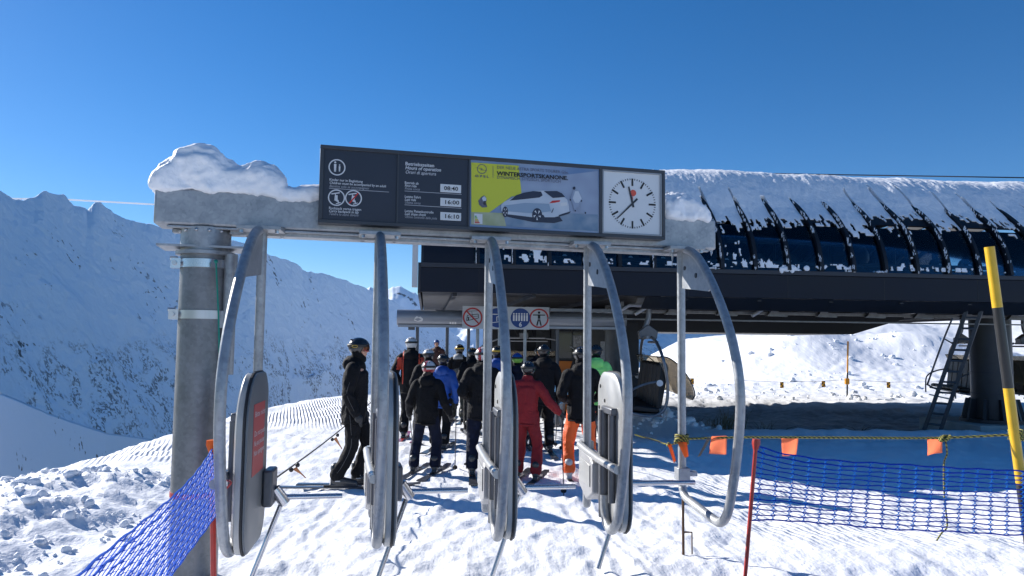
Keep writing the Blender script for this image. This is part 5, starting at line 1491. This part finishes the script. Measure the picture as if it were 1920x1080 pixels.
def person(px, fy, hy, deg, label, jacket, trousers, helm, boots=BOOT, strap=STRAP, lens=LENS, arms=('fwd', 'fwd'), jcm=None, hcm=None, hcm_m=None, face=False, hair=False, hood=True, lean=0., feet=None, knees=.06, group='skiers queueing for the lift', poles=None, skis=SKIM, Y=None, zoff=None, wide=1., jlen=.84, hat=False, seed=0, gl=STRAP, suit=False, headturn=0, trim=None, piping=False, frame=None):
    zg = -.1
    if Y is None: Y = (CH - zg) * F / (fy - HZ(px))
    P = at(px, HZ(px), Y)
    zg = gz(P.x, Y) if zoff is None else zoff
    Htot = (CH - (hy - HZ(px)) / F * Y) - zg
    s = Htot / 1.90                     # 1.90 = boots + 1.80 body + helmet
    A = {}
    rp_ = random.Random(seed * 13 + 5)
    fo = feet or ((-.13 - rp_.uniform(-.02, .05), rp_.uniform(-.08, .08)), (.13 + rp_.uniform(-.02, .05), rp_.uniform(-.08, .08)))
    knees = knees + rp_.uniform(-.02, .05); lean = lean + rp_.uniform(-.01, .07) * (seed > 1); sway = rp_.uniform(-.035, .035) * (seed > 1); deg = deg + rp_.uniform(-9, 9) * (seed > 1)
    base = .045
    def J(x, y, z): return Vector(((x + sway * sst(.5, 1.1, z)) * s, (y + lean * max(0, z - .5)) * s, z * s))
    hip = [J(-.095, 0, .98), J(.095, 0, .98)]
    knee = [J(fo[i][0] * .95, fo[i][1] * .8 + knees, .53) for i in (0, 1)]
    ank = [J(fo[i][0], fo[i][1] - .05, .14) for i in (0, 1)]
    toe = [J(fo[i][0] * 1.1, fo[i][1] + .17, .075) for i in (0, 1)]
    sh = [J(-.195, -.01, 1.47), J(.195, -.01, 1.47)]
    el, wr, hd = [], [], []
    for i, sg_ in ((0, -1), (1, 1)):
        a_ = arms[i]
        if a_ == 'fwd': e_, w_ = (sg_ * .30, -.06, 1.21), (sg_ * .22, .20, 1.12)
        elif a_ == 'down': e_, w_ = (sg_ * .27, -.05, 1.18), (sg_ * .27, .08, .93)
        elif a_ == 'pocket': e_, w_ = (sg_ * .30, -.10, 1.20), (sg_ * .20, .08, 1.0)
        elif a_ == 'out': e_, w_ = (sg_ * .36, .0, 1.24), (sg_ * .50, .18, 1.05)
        elif a_ == 'outlow': e_, w_ = (sg_ * .30, -.04, 1.20), (sg_ * .36, .14, .98)
        else: e_, w_ = a_
        el.append(J(*e_)); wr.append(J(*w_))
    head = J(0, .035, 1.735); neck = J(0, .0, 1.56)
    R = lambda r: r * s
    def limbs(b, pts, rs): b.chain([Vector(p) for p in pts], rs, 12)
    rz = math.radians(deg)
    # ---- body: one continuous surface
    b = MB()
    vox = .0075 * s if face else .02 * s
    for k in range(9):
        z = .95 + k * .065; t2 = k / 8
        c = J(0, 0, z); b.sph(c, (R(.155 + .045 * t2 - .03 * math.sin(PI * min(1, t2 * 1.4)) ), R(.10 + .02 * t2), R(.06)), 16, 8)
    b.chain([sh[0], sh[1]], [R(.055)] * 2, 12)
    b.chain([J(0, -.005, 1.50), neck, J(0, .02, 1.64)], [R(.06), R(.055), R(.055)], 12)
    hc = head
    b.sph(hc + J(0, -.012, .02) * 1.0, (R(.076), R(.092), R(.10)), 20, 12)       # skull
    b.sph(hc + Vector((0, R(.028), R(-.045))), (R(.055), R(.060), R(.065)), 16, 10)   # face
    b.sph(hc + Vector((0, R(.062), R(-.093))), (R(.026), R(.024), R(.024)), 10, 8)    # chin
    b.chain([hc + Vector((0, R(.083), R(.008))), hc + Vector((0, R(.104), R(-.030)))], [R(.010), R(.014)], 8)  # nose
    b.chain([hc + Vector((R(-.035), R(.078), R(.018))), hc + Vector((R(.035), R(.078), R(.018)))], [R(.012)] * 2, 8)
    b.chain([hc + Vector((R(-.017), R(.086), R(-.058))), hc + Vector((R(.017), R(.086), R(-.058)))], [R(.0085)] * 2, 8)
    b.chain([hc + Vector((R(-.014), R(.084), R(-.070))), hc + Vector((R(.014), R(.084), R(-.070)))], [R(.0085)] * 2, 8)
    for sg_ in (-1, 1):
        b.sph(hc + Vector((R(.076 * sg_), R(-.005), R(-.02))), (R(.012), R(.022), R(.033)), 8, 8)
        b.sph(hc + Vector((R(.045 * sg_), R(.055), R(-.035))), (R(.022), R(.022), R(.022)), 8, 8)
    for i in (0, 1):
        limbs(b, [sh[i], el[i], wr[i]], [R(.052), R(.04), R(.028)])
        limbs(b, [hip[i], knee[i], ank[i]], [R(.085), R(.055), R(.04)])
        limbs(b, [ank[i], toe[i]], [R(.04), R(.032)])
        d = (wr[i] - el[i]).normalized(); side = Vector((1 if i else -1, 0, 0))
        pm = wr[i] + d * R(.05)
        b.sph(pm, (R(.038), R(.042), R(.042)), 10, 8)
        for q in range(4):
            oo = Vector((0, 0, R(.028 - .019 * q))); f0 = pm + oo + d * R(.03)
            f1 = f0 + d * R(.03) - side * R(.006); f2 = f1 + Vector((-side.x * R(.026), 0, 0)) ; f3 = f2 - d * R(.022)
            b.chain([f0, f1, f2, f3], [R(.0105), R(.010), R(.009), R(.008)], 6)
        b.chain([pm + Vector((-side.x * R(.03), 0, R(.01))), pm + Vector((-side.x * R(.05), 0, R(.03))) + d * R(.02)], [R(.012), R(.010)], 6)
    if headturn:
        pass
    body = remeshed(b, 'person', SKIN, None, vox, 0, it=3)
    body.location = (P.x, Y, zg); body.rotation_euler = (0, 0, rz)
    tag(body, label, 'person', group)
    # ---- jacket
    b = MB(); zj = jlen
    n = 22
    for k in range(n):
        t2 = k / (n - 1); z = zj + .03 + (1.49 - zj) * t2
        w_ = .178 + .037 * t2 - .018 * math.sin(PI * t2) + (.02 if t2 < .25 else 0)
        d_ = .145 + .015 * math.sin(PI * t2)
        if t2 > .9: w_ *= .86; d_ *= .8
        b.sph(J(0, -.005, z), (R(w_ * wide), R(d_ * wide), R(.075)), 18, 8)
    b.chain([J(-.17, -.01, 1.485), J(.17, -.01, 1.485)], [R(.085)] * 2, 12)
    b.chain([J(0, -.01, 1.52), J(0, .0, 1.585)], [R(.095), R(.085)], 14)
    if hood:
        b.sph(J(0, -.10, 1.54), (R(.13), R(.075), R(.085)), 14, 10)
        b.chain([J(-.09, -.05, 1.58), J(0, -.09, 1.60), J(.09, -.05, 1.58)], [R(.045)] * 3, 10)
    for i in (0, 1):
        limbs(b, [J(-.185 if i == 0 else .185, -.01, 1.465), sh[i].lerp(el[i], .5), el[i], el[i].lerp(wr[i], .5), wr[i].lerp(el[i], .06)], [R(.088), R(.078), R(.070), R(.064), R(.052)])
    jk = remeshed(b, 'jacket', jacket, None, 0.0125 * s, .017 * s, 7.5, 5, seed + 7, (1, 1, .75))
    jk.parent = body
    def assign(o, fn, mats):
        me = o.data; me.materials.clear()
        for m_ in mats: me.materials.append(m_)
        me.polygons.foreach_set('material_index', [fn(p.center.x / s, p.center.y / s, p.center.z / s) for p in me.polygons])
    if jcm: assign(jk, *jcm)
    # hem band, back seam and pocket zip
    hem = MB(); hp = []
    for q in range(25):
        a_ = 2 * PI * q / 24; hp.append(J(.188 * wide * math.cos(a_), -.005 + .152 * wide * math.sin(a_), zj + .0))
    hem.tube(hp, R(.010), 6, caps=False).build('hem', trim or jacket, jk)
    # ---- trousers
    b = MB()
    for k in range(5):
        b.sph(J(0, -.005, .90 + k * .045), (R(.175), R(.135), R(.05)), 16, 8)
    for i in (0, 1):
        limbs(b, [hip[i] - Vector((0, 0, R(.03))), hip[i].lerp(knee[i], .55), knee[i], knee[i].lerp(ank[i], .5), ank[i] + Vector((0, 0, R(.04)))], [R(.105), R(.092), R(.080), R(.082), R(.086)])
    tr_ = remeshed(b, 'trousers', trousers, None, .0125 * s, .020 * s, 7.0, 4, seed + 19, (1, 1, .7))
    tr_.parent = body
    if piping:
        PP = [hip[1] + Vector((R(.115), R(-.02), R(-.06))), hip[1].lerp(knee[1], .5) + Vector((R(.10), R(.0), 0)), knee[1] + Vector((R(.09), R(.01), 0)), knee[1].lerp(ank[1], .6) + Vector((R(.093), R(.01), 0)), ank[1] + Vector((R(.09), 0, R(.05)))]
        MB().tube(spl(PP, 5), .004, 5).build('piping', GREYC, tr_)
        PP = [sh[1] + Vector((R(.075), R(.01), R(-.03))), sh[1].lerp(el[1], .5) + Vector((R(.08), R(.01), 0)), el[1] + Vector((R(.073), R(.01), 0)), el[1].lerp(wr[1], .8) + Vector((R(.06), 0, 0))]
        MB().tube(spl(PP, 5), .003, 5).build('piping', GREYC, jk)
    # ---- boots
    for i in (0, 1):
        b = MB(); a_ = ank[i]; tt = toe[i]
        b.chain([a_ + Vector((0, R(-.02), R(.12))), a_, a_ + Vector((0, R(-.03), R(-.03)))], [R(.066), R(.064), R(.055)], 12)
        b.chain([a_ + Vector((0, 0, R(-.03))), tt], [R(.058), R(.045)], 12)
        b.box(a_.x - R(.045), a_.x + R(.045), a_.y - R(.09), tt.y + R(.045), R(.03), R(.065))
        bt_ = remeshed(b, 'ski_boot', boots, None, .012 * s, 0, it=2); bt_.parent = body
        bk_ = MB()
        for q in (.05, .0, -.04): bk_.box(a_.x + R(.05), a_.x + R(.066), a_.y - R(.01), a_.y + R(.05), a_.z + R(q), a_.z + R(q + .012))
        bk_.build('buckle', EDG, bt_)
        # gloves
        d = (wr[i] - el[i]).normalized(); side = 1 if i else -1
        pm = wr[i] + d * R(.05); g = MB()
        g.chain([wr[i] - d * R(.035), wr[i] + d * R(.0)], [R(.050), R(.046)], 12)
        g.sph(pm, (R(.046), R(.052), R(.050)), 12, 8)
        for q in range(4):
            f0 = pm + Vector((0, 0, R(.034 - .023 * q))) + d * R(.032)
            f1 = f0 + d * R(.034); f2 = f1 + Vector((-side * R(.034), 0, 0)); f3 = f2 - d * R(.028)
            g.chain([f0, f1, f2, f3], [R(.0155), R(.015), R(.014), R(.012)], 6)
        g.chain([pm + Vector((-side * R(.035), 0, R(.012))), pm + Vector((-side * R(.058), 0, R(.034))) + d * R(.022)], [R(.018), R(.015)], 6)
        gg = remeshed(g, 'glove', gl, None, .009 * s, 0, it=1); gg.parent = body
    # ---- helmet / hat
    hcx = hc + Vector((0, R(-.012), R(.032)))
    b = MB(); nu, nv = 28, 14; v = []; f = []
    rx, ry, rzz = (.112, .136, .115) if not hat else (.10, .118, .115)
    for j in range(nv + 1):
        for i in range(nu):
            a_ = 2 * PI * i / nu
            fwd = math.sin(a_)
            low = .20 if fwd > .6 else (-1.0 if fwd < .25 else -1.0 + 1.2 * (fwd - .25) / .35)
            ph = PI / 2 - (PI / 2 - low) * j / nv
            sc_ = 1.0
            v.append(hcx + Vector((R(rx) * math.cos(ph) * math.cos(a_), R(ry) * math.cos(ph) * fwd, R(rzz) * math.sin(ph))))
    for j in range(nv):
        for i in range(nu):
            f.append((j * nu + i, j * nu + (i + 1) % nu, (j + 1) * nu + (i + 1) % nu, (j + 1) * nu + i))
    hel = MB().add(v, f).build('knit_hat' if hat else 'helmet', helm, None, smooth=True, ang=180)
    so_ = hel.modifiers.new('s', 'SOLIDIFY'); so_.thickness = .008 * s; so_.offset = -1
    hel.parent = body
    if hcm: assign(hel, hcm, hcm_m)
    if not hat:
        vb = MB()
        for q in (-.04, 0, .04): vb.sph(hcx + Vector((R(q), R(-.085), R(.085))), (R(.010), R(.022), R(.010)), 8, 6)
        vb.build('vent', BLACK, hel)
        rim = []
        for i in range(nu + 1):
            rim.append(v[nv * nu + i % nu])
        MB().tube(rim, R(.006), 6, caps=False).build('helmet_rim', RUBBER, hel)
        # goggles
        g = MB(); pts = []
        for q in range(25):
            a_ = PI / 2 + PI / 2 * .42 + (2 * PI - PI * .42) * q / 24
            pts.append(hcx + Vector((R(rx + .004) * math.cos(a_), R(ry + .004) * math.sin(a_), R(.012))))
        v2 = []; f2 = []
        for q, p_ in enumerate(pts):
            v2 += [p_ + Vector((0, 0, R(-.016))), p_ + Vector((0, 0, R(.020)))]
        f2 = [(2 * q, 2 * q + 1, 2 * q + 3, 2 * q + 2) for q in range(24)]
        gs_ = MB().add(v2, f2).build('goggle_strap', strap, hel)
        gm = gs_.modifiers.new('s', 'SOLIDIFY'); gm.thickness = .005 * s; gm.offset = 1
        # lens
        v3 = []; f3 = []; nn = 15; mm_ = 6
        for j in range(mm_ + 1):
            for q in range(nn + 1):
                a_ = PI / 2 + (q / nn - .5) * PI * .62
                t3 = j / mm_ - .5; k3 = math.sqrt(max(0, 1 - (2 * abs(q / nn - .5)) ** 4)) * .55 + .45
                z_ = t3 * .085 * k3 - .012 + (-.006 if False else 0)
                r3 = 1.0 - .12 * (2 * t3) ** 2
                v3.append(hc + Vector((R(.102) * math.cos(a_) * (1.0), R(.018 + .108 * math.sin(a_) * r3), R(z_ + .028))))
        for j in range(mm_):
            for q in range(nn):
                a_ = j * (nn + 1) + q; f3.append((a_, a_ + 1, a_ + nn + 2, a_ + nn + 1))
        gg = MB().add(v3, f3).build('goggles', lens, hel)
        gm = gg.modifiers.new('s', 'SOLIDIFY'); gm.thickness = .012 * s
        if frame:
            for j in (0, mm_):
                MB().tube(v3[j * (nn + 1):(j + 1) * (nn + 1)], R(.006), 6).build('goggle_frame', frame, gg)
            rg = [hcx + Vector((R(rx + .008), R(-.03 + .035 * math.cos(q * PI / 8)), R(.002 + .014 * math.sin(q * PI / 8)))) for q in range(17)]
            MB().tube(rg, R(.004), 5, caps=False).build('oval_mark', STRAPY, gs_)
    nk = MB().sph(hc + Vector((0, R(-.018), R(-.075))), (R(.083), R(.085), R(.075)), 16, 10)
    nk.chain([hc + Vector((0, R(-.01), R(-.12))), hc + Vector((0, R(.025), R(-.125)))], [R(.075), R(.062)], 12)
    if not hat: remeshed(nk, 'neck_warmer', BLK, body, .012 * s, .006, 12, 2)
    if hair:
        hb = MB().chain([hc + Vector((0, R(-.07), R(-.06))), hc + Vector((R(-.03), R(-.12), R(-.12))), hc + Vector((R(-.05), R(-.15), R(-.19)))], [R(.06), R(.045), R(.02)], 10)
        remeshed(hb, 'hair', HAIR, body, .01, .012, 30, 2)
    # ---- skis (separate things) and poles
    M_ = Matrix.Rotation(rz, 4, 'Z'); M_.translation = (P.x, Y, zg)
    if skis:
        for i in (0, 1):
            a_ = ank[i]; L_ = .82 * s
            b = MB(); v = []; n = 14
            for q in range(n + 1):
                t2 = q / n; y = -L_ + 1.9 * L_ * t2 + .06; w_ = .042 + .014 * abs(2 * t2 - 1) ** 2
                if t2 > .93: w_ *= .6
                z = .012 + (.16 * max(0, t2 - .86) ** 1 if t2 > .86 else 0) 
                for xx, zz in ((-w_, 0), (w_, 0), (w_, .016), (-w_, .016)): v.append((a_.x + xx, a_.y + y, z + zz))
            f = [(4 * q + r_, 4 * q + (r_ + 1) % 4, 4 * q + 4 + (r_ + 1) % 4, 4 * q + 4 + r_) for q in range(n) for r_ in range(4)] + [(3, 2, 1, 0), (4 * n, 4 * n + 1, 4 * n + 2, 4 * n + 3)]
            so2 = b.add(v, f).build('ski', skis, None); so2.matrix_world = M_
            side = ('left', 'right')[i]
            short = label.split(' ', 1)[1] if label.split(' ', 1)[0] in ('person', 'child') else label
            tag(so2, '%s ski worn by the %s' % (side, skid), 'ski', 'skis worn in the queue') if False else None
            so2['_s'] = side
            MB().box(a_.x - .03, a_.x + .03, a_.y - R(.16), a_.y + R(.26), .03, R(.05)).build('binding', RUBBER, so2, bevel=.004)
            pend.append((so2, label, side))
    if poles:
        for i, (gp, tip) in poles.items():
            h = M_ @ (wr[i] + (wr[i] - el[i]).normalized() * R(.05))
            tp = Vector(tip) if tip else h + Vector((0, 0, -1))
            top = h + (h - tp).normalized() * .09
            o = MB().tube([tp, top], [.006, .009], 8).build('ski_pole', POLEM)
            MB().tube([h - (h - tp).normalized() * .05, top], .016, 8).build('grip', RUBBER, o)
            MB().disc(tp + (h - tp).normalized() * .07, .035, (h - tp), .012, 10).build('basket', RUBBER, o)
            pendp.append((o, label, ('left', 'right')[i]))
    return body
pend = []; pendp = []
def gp(px, py):     # point on the snow seen at a pixel
    Y = 1.8 * F / (py - HZ(px)); P = at(px, py, Y); return (P.x, P.y, gz(P.x, P.y))

person(667, 914, 630, -88, 'person all in black with a black helmet and goggles standing side on, facing right', BLK, BLK, HBLK, face=True, arms=('down', 'down'), feet=((-.10, .10), (.10, -.12)), knees=.10, lean=.015, strap=STRAP, seed=1, jlen=.80, piping=True, frame=HRED)
person(773, 818, 630, -4, 'person in a black jacket with red shoulders and a white helmet, seen from behind', BLK, BLK, HWH, arms=('pocket', 'pocket'), seed=2, strap=STRAP,
       jcm=(lambda x, y, z: 1 if (z > 1.27 and .175 < abs(x) < .262 and z < 1.5 and y < .1) or (z > 1.0 and abs(abs(x) - .15) < .012 and y < 0) else 0, [BLK, REDO]), skis=SKIR)
person(800, 887, 674, -6, 'person in a black jacket with a white and red helmet over a ponytail', BLK, NAVY, HWH, hair=True, arms=('outlow', 'outlow'), seed=3, wide=1.02,
       hcm=lambda x, y, z: 1 if abs(x) < .03 or z < 1.73 else 0, hcm_m=[HWH, HRED], boots=BOOT, feet=((-.17, 0), (.19, .05)), poles={0: (None, gp(776, 845))})
person(828, 843, 661, -12, 'person in a bright blue jacket and dark helmet, seen from behind', BLUEC, BLK, HBLK, arms=('fwd', 'down'), seed=4, poles={1: (None, gp(853, 880))})
person(803, 832, 652, 10, 'person with a black and white helmet hidden behind the blue jacket', BLK, BLK, HWH, strap=STRAP, seed=5,
       hcm=lambda x, y, z: 1 if z < 1.77 and y < .05 else 0, hcm_m=[HWH, HBLK], Y=13.2)
person(819, 760, 636, 172, 'person in a dark red jacket and blue knit hat facing the camera beyond the queue', BROWNR, BLK, HBLU, hat=True, face=True, seed=6, Y=22.5, zoff=.15, skis=None, group='people standing near the lift')
person(860, 790, 644, 4, 'person in a grey jacket with dark shoulders and a pale hem, seen from behind', GREYC, OLIVE, HBLK, arms=('pocket', 'fwd'), seed=7, strap=STRAPY,
       jcm=(lambda x, y, z: 0 if (z > 1.30 - .3 * abs(x) * (1 if x < 0 else -1) or abs(x) > .235) and not (abs(x) < .12 and z > 1.52) else (2 if (z < 1.06 or z > 1.5) else 1), [BLK, GREYC, LGREY]))
person(905, 892, 648, 4, 'person all in black with striped red and white helmet behind the third turnstile', BLK, NAVY, HWH, seed=8, arms=('fwd', 'fwd'), wide=1.08,
       hcm=lambda x, y, z: 1 if int((x + .2) / .045) % 2 else 0, hcm_m=[HWH, HRED], poles={0: (None, gp(874, 880)), 1: (None, gp(944, 880))})
person(931, 836, 646, -25, 'person in blue with dark helmet and orange goggles behind the third turnstile', BLUEC, BLK, HBLK, lens=LENSO, strap=STRAPY, seed=9)
person(972, 846, 660, 8, 'person with a green and blue helmet hidden behind the red ski suit', NAVY, NAVY, HBLU, seed=10,
       hcm=lambda x, y, z: 1 if z < 1.80 else 0, hcm_m=[HBLU, HGRN], Y=12.9)
person(990, 898, 675, -8, 'person in a dark red ski suit and black helmet reaching out with a ski pole', REDC, REDC, HBLK, arms=('fwd', 'out'), seed=11, jlen=.88, poles={1: (None, gp(1057, 925)), 0: (None, gp(968, 900))}, hood=False, wide=.98)
person(1019, 850, 643, 0, 'tall person in black seen from behind between the red suit and the orange trousers', BLK, BLK, HBLK, seed=12, arms=('fwd', 'down'), wide=1.05, poles={1: (None, gp(1041, 838))})
person(1047, 796, 700, 5, 'small child in light blue with a yellow hat band near the booth', LBLUE, LGREY, HBLU, seed=13, boots=BOOTW, hcm=lambda x, y, z: 1 if z < 1.76 else 0, hcm_m=[HBLU, STRAPY], group='skiers queueing for the lift')
person(1090, 893, 647, 2, 'person in a black jacket and bright orange trousers, seen from behind', BLK, ORNG, HBLK, seed=14, arms=('fwd', 'fwd'), boots=BOOTW, feet=((-.18, 0), (.14, .02)), poles={0: (None, gp(1052, 842)), 1: (None, gp(1128, 850))}, wide=1.04)
person(1121, 842, 644, -10, 'person in a lime green jacket with dark helmet partly behind the black jacket', LIME, NAVY, HBLK, seed=15, arms=('fwd', 'pocket'))
person(888, 812, 650, 12, 'person in dark clothes between the grey jacket and the red and white helmet', BLK, BLK, HBLK, seed=16)
person(1012, 792, 648, 200, 'person in dark clothes facing the camera under the boarding sign', NAVY, BLK, HBLK, seed=17, lens=LENSO, group='skiers queueing for the lift', skis=None)
SKN = ['of the side-on skier in black', 'of the skier with red shoulders', 'of the skier with the ponytail', 'of the skier in bright blue', 'of the skier hidden behind the blue jacket', 'of the skier in the grey jacket',
       'of the black skier behind the third turnstile', 'of the skier with orange goggles', 'of the skier hidden behind the red suit', 'of the skier in the red suit', 'of the tall black skier', 'of the small child', 'of the skier in orange trousers', 'of the lime green skier', 'of the dark skier behind the grey jacket']
order = []
for o, lab, side in pend:
    if lab not in order: order.append(lab)
    k = order.index(lab)
    if '_s' in o: del o['_s']
    tag(o, '%s ski %s' % (side, SKN[k]), 'ski', 'skis worn in the queue')
for o, lab, side in pendp:
    k = order.index(lab)
    tag(o, '%s ski pole %s' % (side, SKN[k]), 'ski pole', 'ski poles held in the queue')
